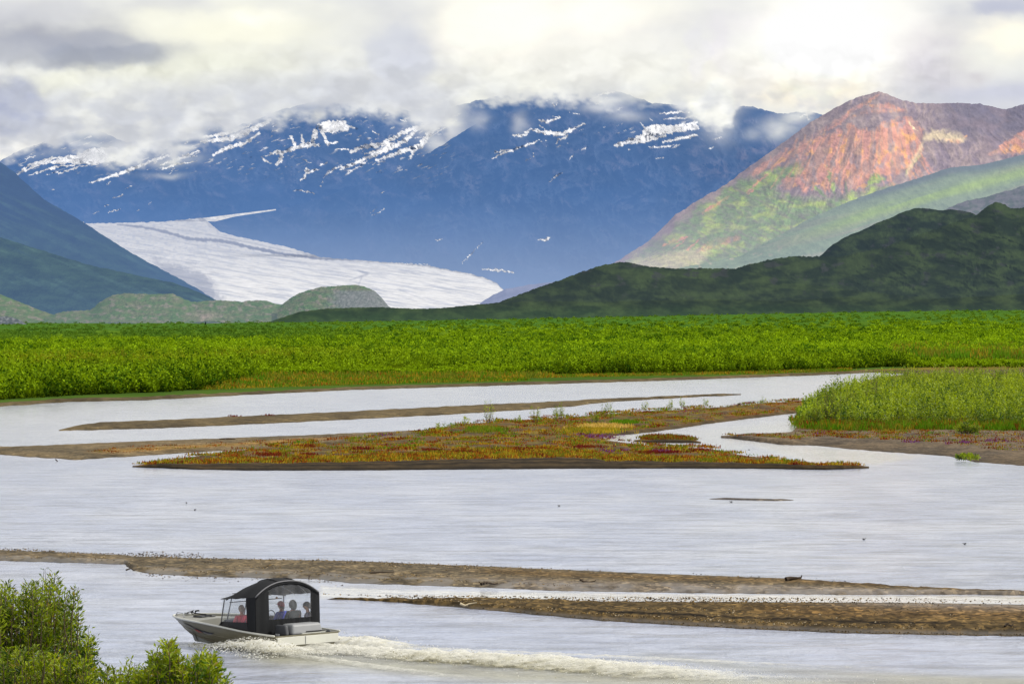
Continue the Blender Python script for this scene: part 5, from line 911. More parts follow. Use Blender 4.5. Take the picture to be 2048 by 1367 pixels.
a1 = pebbles('main', 3500, .02, .06, 703, -.30, .12, lambda x, y, t: sst(-.3, .1, t) * (fbm(x / 30., y / 4., 3, 5) > 0), (240, 700)); b1_ = pebbles('main', 4000, .02, .07, 704, .9, 1.35, lambda x, y, t: sst(1.35, 1.0, t), (-100, 420)); b2_ = pebbles('near', 900, .015, .04, 705, -.03, .04, None, (640, 2100))
a1 = join([a1, b1_, b2_]); a1[0][:, 2] -= .12; tag(mesh_np('shoreline_stones', *a1[:2], M_peb, a1[2] * .5, smooth=False), 'dark wet stones breaking the shallow water at the bar edges', 'stones', kind='stuff')


# ------------------------------------------------------------------ the jet boat
BO = Vector(((613 - 1024) / F * (F * H / 668), F * H / 668, 0)); BA = math.atan2(math.cos(math.radians(40.5)), -math.sin(math.radians(40.5)))
BM = Matrix.Translation(BO) @ Matrix.Rotation(BA, 4, 'Z') @ Matrix.Rotation(math.radians(-1.8), 4, 'X')
M_hull = simple('brushed_aluminium_hull', (118, 113, 92), .36, .35, .10, 3, .05); M_hull_low = simple('lower_hull_aluminium', (88, 80, 60), .42, .3, .15, 3, .05)
M_wht = simple('white_trim', (206, 206, 196), .4, 0, .05, 5); M_can = simple('black_canvas', (22, 24, 27), .75, 0, .25, 6, .25, .3); M_cant = simple('canvas_piping', (112, 112, 116), .6, 0, .1, 5)
M_grey = simple('grey_engine_cover', (146, 148, 150), .5, 0, .08, 5); M_dgrey = simple('dark_grey_panel', (78, 80, 84), .6, 0, .15, 6); M_blk = simple('black_rubber', (18, 18, 20), .6, 0, .2, 6)
M_deck = simple('deck_aluminium', (150, 150, 142), .5, .2, .1, 5); M_steel = simple('steel_tube', (150, 152, 156), .35, .6, .1, 8); M_red = simple('red_graphic', (150, 52, 40), .5); M_rope = simple('rope_fibre', (60, 60, 62), .9, 0, .3, 40, .3)
M_pipe = simple('orange_lamp', (226, 140, 40), .4)
def m_pane():
    m, nt, out = new_mat('vinyl_pane'); L = nt.links; t = N(nt, 'ShaderNodeBsdfTransparent'); t.inputs[0].default_value = (.93, .95, .96, 1); g = N(nt, 'ShaderNodeBsdfGlossy'); g.inputs['Roughness'].default_value = .12
    d = N(nt, 'ShaderNodeBsdfDiffuse'); d.inputs[0].default_value = (.8, .8, .8, 1); tc = N(nt, 'ShaderNodeTexCoord'); n = N(nt, 'ShaderNodeTexNoise'); n.inputs['Scale'].default_value = 1.7; n.inputs['Detail'].default_value = 3; L.new(tc.outputs['Object'], n.inputs['Vector'])
    mr = N(nt, 'ShaderNodeMapRange'); mr.inputs['From Min'].default_value = .35; mr.inputs['From Max'].default_value = .7; mr.inputs['To Min'].default_value = .02; mr.inputs['To Max'].default_value = .12; L.new(n.outputs['Fac'], mr.inputs[0])
    m1 = N(nt, 'ShaderNodeMixShader'); m1.inputs[0].default_value = .08; L.new(t.outputs[0], m1.inputs[1]); L.new(g.outputs[0], m1.inputs[2]); m2 = N(nt, 'ShaderNodeMixShader'); L.new(mr.outputs[0], m2.inputs[0]); L.new(m1.outputs[0], m2.inputs[1]); L.new(d.outputs[0], m2.inputs[2]); L.new(m2.outputs[0], out.inputs[0]); return m
M_pane = m_pane()
boat = empty('jet_boat'); boat.matrix_world = BM; tag(boat, 'silver river jet boat with black canvas canopy speeding left', 'boat')
def pm(name, V, Fc, mat, parent=boat, smooth=True, bevel=0, solid=0, sub=0):
    me = bpy.data.meshes.new(name); me.from_pydata([tuple(map(float, v)) for v in V], [], [tuple(int(i) for i in f) for f in Fc]); me.update()
    me.polygons.foreach_set('use_smooth', [smooth] * len(me.polygons)); me.materials.append(mat); o = bpy.data.objects.new(name, me); COL.objects.link(o)
    if parent: o.parent = parent
    if solid: m = o.modifiers.new('s', 'SOLIDIFY'); m.thickness = solid; m.offset = 0
    if bevel: m = o.modifiers.new('b', 'BEVEL'); m.width = bevel; m.segments = 3; m.limit_method = 'ANGLE'
    if sub: m = o.modifiers.new('u', 'SUBSURF'); m.levels = sub; m.render_levels = sub
    return o
def box(name, x0, x1, y0, y1, z0, z1, mat, parent=boat, bevel=.02, top=(0, 0), sh=0):
    tx, ty = top; V = [(x0, y0, z0), (x1, y0, z0), (x1, y1, z0), (x0, y1, z0), (x0 + tx + sh, y0 + ty, z1), (x1 - tx + sh, y0 + ty, z1), (x1 - tx + sh, y1 - ty, z1), (x0 + tx + sh, y1 - ty, z1)]
    return pm(name, V, [(3, 2, 1, 0), (4, 5, 6, 7), (0, 1, 5, 4), (1, 2, 6, 5), (2, 3, 7, 6), (3, 0, 4, 7)], mat, parent, False, bevel)
def tub(name, pts, r, mat, parent=boat, k=8, r1=None, close=False):
    pts = np.array(pts, float); V, Fc = tube_np(pts, r, r if r1 is None else r1, k); V = V.tolist(); n = len(pts)
    Fc = [tuple(f) for f in Fc]; Fc.append(tuple(range(k))[::-1]); Fc.append(tuple((n - 1) * k + i for i in range(k)))
    return pm(name, V, Fc, mat, parent)
hx = np.array([0, .8, 1.6, 2.4, 3.2, 4.0, 4.7, 5.3, 5.8, 6.15, 6.42])
f_sb = prof(list(zip(hx, [1.24, 1.26, 1.28, 1.29, 1.28, 1.22, 1.08, .84, .55, .28, .02]))); f_sz = prof(list(zip(hx, [.50, .54, .60, .68, .75, .80, .83, .84, .84, .83, .82])))
f_cb = prof(list(zip(hx, [1.0, 1.02, 1.04, 1.04, 1.0, .88, .68, .42, .2, .08, .01]))); f_cz = prof(list(zip(hx, [.10, .10, .10, .12, .16, .24, .33, .44, .56, .68, .80])))
f_kz = prof(list(zip(hx, [-.12, -.12, -.12, -.12, -.11, -.08, -.01, .12, .32, .54, .79])))
xs = np.linspace(0, 6.42, 60)
def hpt(x, v, s=1, off=0.0):
    """side of the hull between sheer (v=0) and chine (v=1)"""
    sb, sz, cb, cz_ = f_sb(x), f_sz(x), f_cb(x), f_cz(x); y = sb + (cb - sb) * v + .035 * math.sin(math.pi * min(max(v, 0), 1)); return (x, s * (y + off), sz + (cz_ - sz) * v)
V, Fc = [], []; nv = 9
for s in (1, -1):
    k0 = len(V)
    for x in xs:
        for j in range(nv): V.append(hpt(x, j / (nv - 1), s))
    for i in range(len(xs) - 1):
        for j in range(nv - 1):
            a = k0 + i * nv + j; q = (a, a + nv, a + nv + 1, a + 1); Fc.append(q if s > 0 else q[::-1])
hull = pm('hull', V, Fc, M_hull)
V, Fc = [], []
for s in (1, -1):
    k0 = len(V)
    for x in xs:
        cb, cz_, kz = f_cb(x), f_cz(x), f_kz(x)
        for t in (0, .03, .25, .5, .75, 1): V.append((x, s * (cb * (1 - t) - (.0 if t else 0) - (.05 * cb if t == .03 else 0)), cz_ + (kz - cz_) * t ** .9 - (.012 if t == .03 else 0)))
    for i in range(len(xs) - 1):
        for j in range(5): a = k0 + i * 6 + j; q = (a, a + 6, a + 7, a + 1); Fc.append(q if s > 0 else q[::-1])
pm('lower_hull', V, Fc, M_hull_low)
tr = [(0, y, z) for y, z in [(-1.24, .50), (-1.0, .10), (0, -.12), (1.0, .10), (1.24, .50)]]
pm('transom', tr + [(-.06, y * .99, z) for _, y, z in tr], [(5, 6, 7, 8, 9), (0, 5, 9, 4), (0, 1, 6, 5), (1, 2, 7, 6), (2, 3, 8, 7), (3, 4, 9, 8)], M_hull, smooth=False, bevel=.01)
box('transom_panel', -.10, -.065, -1.16, 1.16, .20, .46, M_wht, bevel=.012); box('transom_seam', -.108, -.102, .10, .118, .22, .45, M_dgrey, bevel=.001)
for s, nm in ((1, 'gunwale'), (-1, 'gunwale')):
    tub(nm, [(x, s * (f_sb(x) + .015), f_sz(x) + .01) for x in np.linspace(-.05, 6.42, 40)], .030, M_wht)
    tub('spray_rail', [(x, s * (f_cb(x) + .12 * (f_sb(x) - f_cb(x)) + .03), f_cz(x) + .12 * (f_sz(x) - f_cz(x)) ) for x in np.linspace(.1, 6.1, 34)], .018, M_hull_low)
    tub('side_crease', [hpt(x, .55, s, .008) for x in np.linspace(.6, 5.7, 30)], .010, M_hull)
# painted flash on the bow side
for s in (1, -1):
    for nm, mat, pts in (('bow_graphic', M_blk, [(4.75, .22), (4.4, .24), (4.0, .33), (3.6, .42), (3.2, .44), (2.9, .40), (3.25, .55), (3.5, .60), (3.75, .55), (4.0, .46), (4.35, .30)]), ('bow_graphic', M_red, [(4.05, .44), (3.85, .45), (3.55, .56), (3.9, .60)]), ('bow_graphic', M_cant, [(3.6, .46), (3.3, .50), (3.0, .47), (3.2, .58), (3.45, .57)])):
        off = .010 if mat is M_blk else .014; c_m = (sum(p[0] for p in pts) / len(pts), sum(p[1] for p in pts) / len(pts)); V = [hpt(x, v, s, off) for x, v in pts] + [hpt(*c_m, s, off)]
        pm(nm, V, [(i, (i + 1) % len(pts), len(pts)) for i in range(len(pts))], mat, smooth=False)
    tub('keel_line', [hpt(x, .88, s, .006) for x in np.linspace(1, 5.2, 20)], .006, M_blk)
# floor, decks
V = []; xf = np.linspace(.02, 4.6, 24)
for x in xf: V += [(x, f_cb(x) - .03, .14), (x, -f_cb(x) + .03, .14)]
pm('floor', V, [(2 * i, 2 * i + 1, 2 * i + 3, 2 * i + 2) for i in range(23)], M_dgrey)
for s in (1, -1):
    V = []
    for x in xf: V += [(x, s * (f_cb(x) - .03), .14), (x, s * (f_sb(x) - .12), f_sz(x) - .02), (x, s * (f_sb(x) - .01), f_sz(x))]
    pm('side_liner', V, [(3 * i + j, 3 * i + j + 1, 3 * i + j + 4, 3 * i + j + 3) for i in range(23) for j in (0, 1)], M_deck)
xf = np.linspace(4.3, 6.3, 18); V = []
for x in xf: V += [(x, f_sb(x) - .03, f_sz(x) - .05), (x, 0, f_sz(x) + .0), (x, -f_sb(x) + .03, f_sz(x) - .05)]
V += [(4.3, f_cb(4.3), .14), (4.3, -f_cb(4.3), .14)]
fd = pm('foredeck', V, [(3 * i + j, 3 * i + j + 1, 3 * i + j + 4, 3 * i + j + 3) for i in range(17) for j in (0, 1)] + [(0, 1, 2, 55, 54)], M_deck, smooth=False)
box('hatch', 4.75, 5.2, -.28, .28, f_sz(5) - .01, f_sz(5) + .03, M_dgrey, fd)
box('stern_deck', .0, .84, -1.18, 1.18, .44, .475, M_blk, bevel=.005)
for y in (.98, -.98): box('cleat', .06, .22, y - .02, y + .02, .50, .56, M_steel, bevel=.008)
box('cleat', 5.75, 5.95, -.03, .03, .86, .92, M_steel, bevel=.01)
eng = box('engine_cover', .12, .76, -.78, .42, .475, .80, M_grey, bevel=.07, top=(.06, .06)); box('cover_side', .20, .78, .47, .60, .475, .78, M_dgrey, eng, .04, (.05, .0)); box('cover_slot', .095, .118, -.70, -.1, .545, .575, M_blk, eng, .004); box('cover_lip', .05, .118, -.80, .10, .50, .525, M_wht, eng, .006)
jet = tub('jet_unit', [(-.1, 0, .0), (-.3, 0, .0), (-.5, 0, -.02)], .15, M_dgrey, r1=.11); box('deflector', -.62, -.40, -.14, .14, -.06, .12, M_dgrey, jet, .03)
# windshield
CW = 1.17
wp = [(2.62, 1.20), (2.95, .72), (3.05, 0), (2.95, -.72), (2.62, -1.20)]; bz = lambda y: .80 + .10 * (1 - abs(y) / 1.2); tzp = lambda y: 1.50 + .10 * (1 - (y / 1.2) ** 2)
ws = tub('windshield', [(x, y, bz(y)) for x, y in wp], .022, M_steel)
for i in range(4):
    (xa, ya), (xb, yb) = wp[i], wp[i + 1]; pm('pane', [(xa, ya, bz(ya)), (xb, yb, bz(yb)), (xb - .26, yb * .95, tzp(yb)), (xa - .14 if i == 0 else xa - .26, ya * .95, tzp(ya))], [(0, 1, 2, 3)], M_pane, ws, False)
for i, (x, y) in enumerate(wp): tub('mullion', [(x, y, bz(y) - .1), (x - (.14 if i in (0, 4) else .26), y * .95, tzp(y))], .020, M_blk if i in (0, 4) else M_steel, ws)
tub('windshield_rail', [(x - .24, y * .95, tzp(y)) for x, y in wp], .018, M_blk)
V = [];
for x, y in wp: V += [(x + .02, y, bz(y) - .01), (min(x + .12, 3.2), y * 1.02, f_sz(x) - .02)]
pm('windshield_base', V, [(2 * i, 2 * i + 1, 2 * i + 3, 2 * i + 2) for i in range(4)], M_deck, smooth=False, solid=.02)
box('dashboard', 2.45, 2.85, -.9, -.15, .55, .90, M_blk, bevel=.03); box('dashboard', 2.45, 2.85, .25, .9, .55, .88, M_dgrey, bevel=.03)
# canopy roof
rx = np.array([.86, 1.1, 1.4, 1.75, 2.1, 2.4, 2.66]); f_e = prof(list(zip(rx, [1.62, 1.62, 1.60, 1.58, 1.56, 1.54, 1.52]))); f_r = prof(list(zip(rx, [2.04, 2.10, 2.13, 2.07, 1.92, 1.74, 1.60]))); f_w = prof(list(zip(rx, [1.22, 1.23, 1.24, 1.23, 1.22, 1.19, 1.14])))
def roofz(x, y): w = f_w(x); return f_e(x) + (f_r(x) - f_e(x)) * (1 - min(1, abs(y) / w) ** 2.3)
ny = 29; V = []; RX = np.linspace(.86, 2.66, 16)
for x in RX:
    sag = .018 * math.sin((x - .86) / .6 * math.pi) ** 2
    for j in range(ny): u = -1 + 2 * j / (ny - 1); w = f_w(x); y = w * math.sin(u * math.pi / 2 * .999) if abs(u) < 1 else w * u; V.append((x, y, roofz(x, y) - sag))
canopy = pm('canopy_roof', V, [(i * ny + j, i * ny + j + 1, (i + 1) * ny + j + 1, (i + 1) * ny + j) for i in range(15) for j in range(ny - 1)], M_can, solid=.015)
for x in (.86, 1.45, 2.05): tub('canopy_bow', [(x, y, roofz(x, y) + (.018 if x < 1 else -.02)) for y in np.linspace(-f_w(x), f_w(x), 25)], .02 if x < 1 else .014, M_cant if x < 1 else M_steel, canopy)
tub('rear_trim', [(.845, y, roofz(.86, y) - .045) for y in np.linspace(-1.2, 1.2, 25)], .018, M_can, canopy)
for y in (-.35, .3): tub('strap', [(x, y, roofz(x, y) + .012) for x in np.linspace(.95, 1.9, 9)], .014, M_blk, canopy)
# curtains
def arch_panel(name, y0, y1, z0f, z1f, x, parent, mat, n=14, solid=.012):
    ys_ = np.linspace(y0, y1, n); V = []
    for y in ys_: V += [(x + .012 * math.sin(y * 19), y, z0f(y)), (x + .012 * math.sin(y * 19 + 1), y, z1f(y))]
    return pm(name, V, [(2 * i, 2 * i + 1, 2 * i + 3, 2 * i + 2) for i in range(n - 1)], mat, parent, False, 0, solid)
XC = .87; rz = lambda y: roofz(.87, y) - .01
bot = lambda y: .50
rc = arch_panel('rear_curtain', .70, 1.22, bot, rz, XC, boat, M_can); arch_panel('curtain_panel', -1.24, -.93, lambda y: .50, rz, XC, rc, M_can); arch_panel('curtain_panel', -.93, .70, lambda y: rz(y) - .09, rz, XC, rc, M_can); arch_panel('curtain_panel', -.93, .70, bot, lambda y: .93, XC + .01, rc, M_can)
arch_panel('curtain_pane', -.93, .70, lambda y: .93, lambda y: rz(y) - .09, XC + .004, rc, M_pane, solid=0)
for s in (1, -1):
    yy = 1.215 * s; e0 = lambda x: f_e(x) - .0
    def side(name, xa, xb, za, zb_, mat, parent, n=8, solid=.012):
        V = []
        for x in np.linspace(xa, xb, n): V += [(x, yy + .01 * math.sin(x * 17), za(x)), (x, f_w(x) * s, zb_(x))]
        return pm(name, V, [(2 * i, 2 * i + 1, 2 * i + 3, 2 * i + 2) for i in range(n - 1)], mat, parent, False, 0, solid)
    sc_ = side('side_curtain', .87, 1.28, lambda x: f_sz(x) + .02, lambda x: f_e(x), M_can, boat); side('curtain_panel', 1.28, 2.62, lambda x: f_sz(x) + .02, lambda x: .87 - .02 * (x - 1.28), M_blk, sc_)
    side('curtain_pane', 1.28, 2.60, lambda x: .87 - .02 * (x - 1.28), lambda x: f_e(x) - .02, M_pane, sc_, solid=0); tub('zip', [(1.29, yy, .87), (1.29, f_w(1.29) * s, 1.58)], .010, M_blk, sc_)
tub('mast', [(2.7, -.1, .9), (2.62, -.1, 1.60)], .012, M_steel); tub('grab_rail', [(2.4, -1.0, 1.42), (2.4, 1.0, 1.42)], .014, M_blk); box('beacon', 2.1, 2.16, -.62, -.56, 1.44, 1.50, M_pipe, bevel=.02)
for (x0, y0, y1) in [(1.0, -1.05, -.35), (1.55, .6, 1.1), (1.95, -1.0, -.4), (2.02, .55, 1.05)]:
    st = box('seat', x0 - .02, x0 + .38, y0, y1, .14, .50, M_dgrey, bevel=.03); box('seat_back', x0 - .10, x0 - .03, y0, y1, .50, .84, M_dgrey, st, .03)
wheel = []
tub('steering_wheel', [(2.40 - .02 * math.cos(a), -.55 + .17 * math.sin(a), .92 + .16 * math.cos(a)) for a in np.linspace(0, 2 * math.pi, 20)], .014, M_blk)
tub('bow_rail', [(5.9, .40, .85), (5.7, .48, .96), (5.1, .72, .97), (4.95, .80, .85)], .012, M_steel)
# loose things on the foredeck
anc = empty('anchor'); anc.matrix_world = BM @ Matrix.Translation((5.0, .1, .87)); tag(anc, 'small dark folding anchor lying on the foredeck of the boat', 'anchor')
tub('shank', [(-.25, 0, .04), (.25, .05, .06)], .018, M_blk, anc)
for a in (.6, 2.2, 3.8, 5.4): tub('fluke', [(.25, .05, .05), (.30 + .02, .05 + .12 * math.cos(a), .05 + .10 * abs(math.sin(a))), (.18, .05 + .16 * math.cos(a), .05 + .13 * abs(math.sin(a)))], .014, M_blk, anc)
ropep = [(5.85, .0, .90), (5.7, .1, .93), (5.4, .2, .98), (5.25, .3, .96), (5.15, .25, .88), (5.0, .35, .88), (4.85, .2, .87), (4.95, 0, .87), (4.8, -.15, .87), (4.6, 0, .87), (4.7, .2, .87)]
rp = tub('mooring_rope', ropep, .014, M_rope, None); rp.matrix_world = BM; tag(rp, 'dark mooring rope looped over the bow', 'rope')

# ------------------------------------------------------------------ people in the boat
M_skin = simple('skin', (196, 146, 120), .6, 0, .08, 12)
def skin_obj(name, mat, nodes, edges, parent, sub=1, root=0):
    me = bpy.data.meshes.new(name); me.from_pydata([n[:3] for n in nodes], edges, []); me.materials.append(mat); o = bpy.data.objects.new(name, me); COL.objects.link(o); o.parent = parent
    m = o.modifiers.new('skin', 'SKIN'); m.use_smooth_shade = True
    for i, n in enumerate(nodes): sv = me.skin_vertices[0].data[i]; sv.radius = (n[3], n[4] if len(n) > 4 else n[3]); sv.use_root = (i == root)
    m = o.modifiers.new('sub', 'SUBSURF'); m.levels = sub; m.render_levels = sub; return o
def person(label, lx, ly, lz, face, jacket, trousers, hat=None, hair=None, hood=False, vest=None, lean=0.0, reach=.30, group=None):
    """seated figure; local +x is where it faces"""
    r = empty('person'); r.matrix_world = BM @ Matrix.Translation((lx, ly, lz)) @ Matrix.Rotation(face, 4, 'Z'); tag(r, label, 'person', group)
    nd, ed = [], []
    def ad(p, rad, par=None): nd.append((*p, *(rad if isinstance(rad, tuple) else (rad,)))); (ed.append((par, len(nd) - 1)) if par is not None else None); return len(nd) - 1
    L_ = lean
    pel = ad((0, 0, .10), (.14, .11)); sp = ad((.0 + L_ * .3, 0, .28), (.13, .10), pel); ch = ad((.02 + L_, 0, .44), (.15, .11), sp); nk = ad((.02 + L_ * 1.2, 0, .57), .052, ch); hd0 = ad((.035 + L_ * 1.3, 0, .64), .058, nk); ad((.04 + L_ * 1.3, 0, .70), .06, hd0)
    hands = []
    for s in (1, -1):
        sh_ = ad((.02 + L_, s * .17, .50), .055, ch); el = ad((.08 + L_, s * .24, .26), .042, sh_); wr = ad((reach, s * .17, .20), .028, el); pa = ad((reach + .07, s * .15, .20), (.036, .016), wr)
        for k in range(4):
            y = s * .15 + (k - 1.5) * .019; q = (.030, .034, .031, .025)[k]; a = ad((reach + .105, y, .20), .009, pa); b = ad((reach + .105 + q, y, .188), .0085, a); ad((reach + .105 + q * 1.5, y, .165), .0075, b)
        t0 = ad((reach + .05, s * .15 - s * .04, .20), .011, pa); ad((reach + .085, s * .15 - s * .055, .19), .009, t0)
        hp = ad((.03, s * .09, .07), .085, pel); kn = ad((.42, s * .13, .07), .062, hp); an = ad((.44, s * .12, -.30), .043, kn); ad((.56, s * .13, -.34), (.042, .03), an)
    body = skin_obj('body', M_skin, nd, ed, r, 1)
    # head with a face
    nth, nph = 20, 24; V = []
    for i in range(nth + 1):
        th = math.pi * i / nth
        for j in range(nph):
            ph = 2 * math.pi * j / nph; x, y, z = math.sin(th) * math.cos(ph), math.sin(th) * math.sin(ph), math.cos(th); jaw = 1 - .28 * max(0, -z) ** 1.2; X_, Y_, Z_ = x * .098 * jaw + .012, y * .076 * jaw, z * .118
            if x > 0: X_ += .026 * math.exp(-((y / .16) ** 2 + ((z + .12) / .17) ** 2)) - .010 * (math.exp(-(((abs(y) - .36) / .16) ** 2 + ((z - .05) / .12) ** 2))) + .008 * math.exp(-((y / .3) ** 2 + ((z + .47) / .07) ** 2)) + .010 * math.exp(-((y / .25) ** 2 + ((z + .82) / .12) ** 2))
            V.append((X_, Y_, Z_))
    hc = (.045 + L_ * 1.3, 0, .735)
    hm = pm('head', [(v[0] + hc[0], v[1], v[2] + hc[2]) for v in V], [(i * nph + j, i * nph + (j + 1) % nph, (i + 1) * nph + (j + 1) % nph, (i + 1) * nph + j) for i in range(nth) for j in range(nph)], M_skin, r)
    for s in (1, -1):
        for nm, mt, cx, cy, cz_, rr in (('eye', M_blk, .093, .029, .006, .009), ('ear', M_skin, .0, .077, -.005, .022)):
            VV = [(hc[0] + cx + rr * (.5 if nm == 'ear' else 1) * math.sin(t) * math.cos(p), s * cy + rr * (.4 if nm == 'ear' else 1) * math.sin(t) * math.sin(p), hc[2] + cz_ + rr * (1.5 if nm == 'ear' else .8) * math.cos(t)) for t in np.linspace(0, math.pi, 7) for p in np.linspace(0, 2 * math.pi, 9)[:-1]]
            pm(nm, VV, [(i * 8 + j, i * 8 + (j + 1) % 8, (i + 1) * 8 + (j + 1) % 8, (i + 1) * 8 + j) for i in range(6) for j in range(8)], mt, hm)
    pm('mouth', [(hc[0] + .098, y, hc[2] - .055 + .003 * math.cos(y * 90)) for y in (-.022, 0, .022)] + [(hc[0] + .098, y, hc[2] - .063) for y in (-.02, 0, .02)], [(0, 1, 4, 3), (1, 2, 5, 4)], M_red, hm)
    # jacket over torso and arms
    jn, je = [], []
    def aj(p, rad, par=None): jn.append((*p, *(rad if isinstance(rad, tuple) else (rad,)))); (je.append((par, len(jn) - 1)) if par is not None else None); return len(jn) - 1
    a = aj((0, 0, .06), (.175, .14)); b = aj((L_ * .3, 0, .28), (.165, .135), a); c = aj((.02 + L_, 0, .45), (.18, .135), b); aj((.02 + L_ * 1.2, 0, .56), .075, c)
    for s in (1, -1): q = aj((.02 + L_, s * .175, .495), .078, c); q = aj((.08 + L_, s * .255, .26), .062, q); aj((reach - .01, s * .175, .20), .045, q)
    skin_obj('jacket', simple('jacket_cloth', jacket, .8, 0, .12, 9, .2), jn, je, r, 1)
    tn_, te = [], []
    def at_(p, rad, par=None): tn_.append((*p, rad)); (te.append((par, len(tn_) - 1)) if par is not None else None); return len(tn_) - 1
    a = at_((0, 0, .08), .15)
    for s in (1, -1): q = at_((.04, s * .09, .07), .10, a); q = at_((.42, s * .13, .075), .078, q); at_((.44, s * .12, -.27), .058, q)
    skin_obj('trousers', simple('trouser_cloth', trousers, .85, 0, .1, 9), tn_, te, r, 1)
    if vest: skin_obj('vest', simple('vest_cloth', vest, .75, 0, .1, 9), [(0, 0, .16, .19, .15), (L_ * .4, 0, .3, .185, .15), (.02 + L_, 0, .44, .19, .145)], [(0, 1), (1, 2)], r, 1)
    def dome(name, sx, sy, sz, zc, mat, cut=.5, xo=0, back=0):
        VV = []; m_ = 14
        for i in range(9):
            th = cut * math.pi * i / 8
            for j in range(m_): ph = 2 * math.pi * j / m_; bx = back * max(0, -math.cos(ph)) * (i / 8) ** 2; VV.append((hc[0] + xo + sx * math.sin(th) * math.cos(ph), sy * math.sin(th) * math.sin(ph), hc[2] + zc + sz * math.cos(th) - bx))
        return pm(name, VV, [(i * m_ + j, i * m_ + (j + 1) % m_, (i + 1) * m_ + (j + 1) % m_, (i + 1) * m_ + j) for i in range(8) for j in range(m_)], mat, r, True, 0, .006)
    if hair is not None: dome('hair', .112, .092, .128, .006, simple('hair', hair, .7, 0, .3, 40), .52, -.012, .10)
    if hat is not None:
        hm_ = simple('hat_cloth', hat, .8, 0, .1, 9); cap = dome('cap', .122, .102, .105, .028, hm_, .56, -.006, .05)
        br = [(hc[0] + .10 + .075 * math.cos(a) , .075 * math.sin(a), hc[2] + .035 + .004 * math.cos(a)) for a in np.linspace(-1.57, 1.57, 9)]; pm('brim', br + [(hc[0] + .05, 0, hc[2] + .045)], [(i, i + 1, 9) for i in range(8)], hm_, cap, True, 0, .006)
    if hood: dome('hood', .132, .118, .150, .0, simple('hood_cloth', jacket, .85, 0, .15, 9, .2), .72, -.022, .06)
    return r
SZ = .50
person('person in a blue jacket and red cap seated under the canopy, back turned', 2.05, -.72, SZ, .15, (46, 62, 190), (50, 52, 60), hat=(190, 40, 62), hair=(90, 64, 46), reach=.34)
person('person in a grey green hooded coat seated in the middle, hood up', 1.42, -.66, SZ + .05, -.15, (98, 104, 102), (70, 72, 66), hood=True, reach=.33)
person('person in dark hat, red vest over navy jacket, rightmost under the canopy', 1.12, -1.00, SZ, .75, (48, 44, 70), (44, 44, 52), hat=(52, 54, 58), hair=(50, 44, 40), vest=(214, 42, 40), reach=.32)
person('person in a salmon red jacket in the front seat seen through the side window', 2.06, .80, SZ - .02, -.2, (224, 96, 100), (150, 160, 50), hair=(170, 150, 130), reach=.36)
person('person in a crimson jacket behind the salmon jacket, beside the black side curtain', 1.62, .84, SZ, -.1, (214, 56, 84), (60, 60, 66), hair=(150, 130, 110), reach=.33)

# ------------------------------------------------------------------ spray and wake
def m_foam():
    m, nt, out = new_mat('muddy_foam'); L = nt.links; a = N(nt, 'ShaderNodeAttribute', attribute_name='Col'); al = N(nt, 'ShaderNodeAttribute', attribute_name='Alpha'); geo = N(nt, 'ShaderNodeNewGeometry')
    n = N(nt, 'ShaderNodeTexNoise'); n.inputs['Scale'].default_value = 3.2; n.inputs['Detail'].default_value = 7; n.inputs['Roughness'].default_value = .75; L.new(geo.outputs['Position'], n.inputs['Vector'])
    s = N(nt, 'ShaderNodeMath', operation='MULTIPLY_ADD'); s.inputs[1].default_value = 2.2; s.inputs[2].default_value = -1.1; L.new(n.outputs['Fac'], s.inputs[0])
    ad = N(nt, 'ShaderNodeMath', operation='ADD'); L.new(s.outputs[0], ad.inputs[0]); L.new(al.outputs['Fac'], ad.inputs[1]); mr = N(nt, 'ShaderNodeMapRange'); mr.interpolation_type = 'SMOOTHSTEP'; mr.inputs['From Min'].default_value = .10; mr.inputs['From Max'].default_value = 1.15; L.new(ad.outputs[0], mr.inputs[0])
    d = N(nt, 'ShaderNodeBsdfDiffuse'); L.new(a.outputs['Color'], d.inputs[0]); b = N(nt, 'ShaderNodeBump'); b.inputs['Distance'].default_value = .06; b.inputs['Strength'].default_value = .5; L.new(n.outputs['Fac'], b.inputs['Height']); L.new(b.outputs[0], d.inputs['Normal'])
    tl = N(nt, 'ShaderNodeBsdfTranslucent'); L.new(a.outputs['Color'], tl.inputs[0]); m1 = N(nt, 'ShaderNodeMixShader'); m1.inputs[0].default_value = .4; L.new(d.outputs[0], m1.inputs[1]); L.new(tl.outputs[0], m1.inputs[2])
    t = N(nt, 'ShaderNodeBsdfTransparent'); mx = N(nt, 'ShaderNodeMixShader'); L.new(mr.outputs[0], mx.inputs[0]); L.new(t.outputs[0], mx.inputs[1]); L.new(m1.outputs[0], mx.inputs[2]); L.new(mx.outputs[0], out.inputs[0]); return m
M_foam = m_foam()
BR = np.array(BM.to_3x3()); Bo = np.array(BO)
def to_w(x, y, z):
    c, s = math.cos(BA), math.sin(BA); return np.stack([Bo[0] + c * x - s * y, Bo[1] + s * x + c * y, z], -1)
def foam_surf(X, Yl, Z, al, col):
    V = to_w(X, Yl, Z).reshape(-1, 3); return V, grid_faces(*X.shape), col.reshape(-1, 3), al.reshape(-1)
FC = S2L((244, 243, 234)); FY = S2L((222, 214, 170)); FM = S2L((160, 152, 104))
def join_a(parts):
    Vs, Fs, Cs, As = [], [], [], []; k = 0
    for V, Fc, c, a in parts: Vs.append(V); Fs.append(Fc + k); Cs.append(c); As.append(a); k += len(V)
    return np.concatenate(Vs), np.concatenate(Fs), np.concatenate(Cs), np.concatenate(As)
parts = []
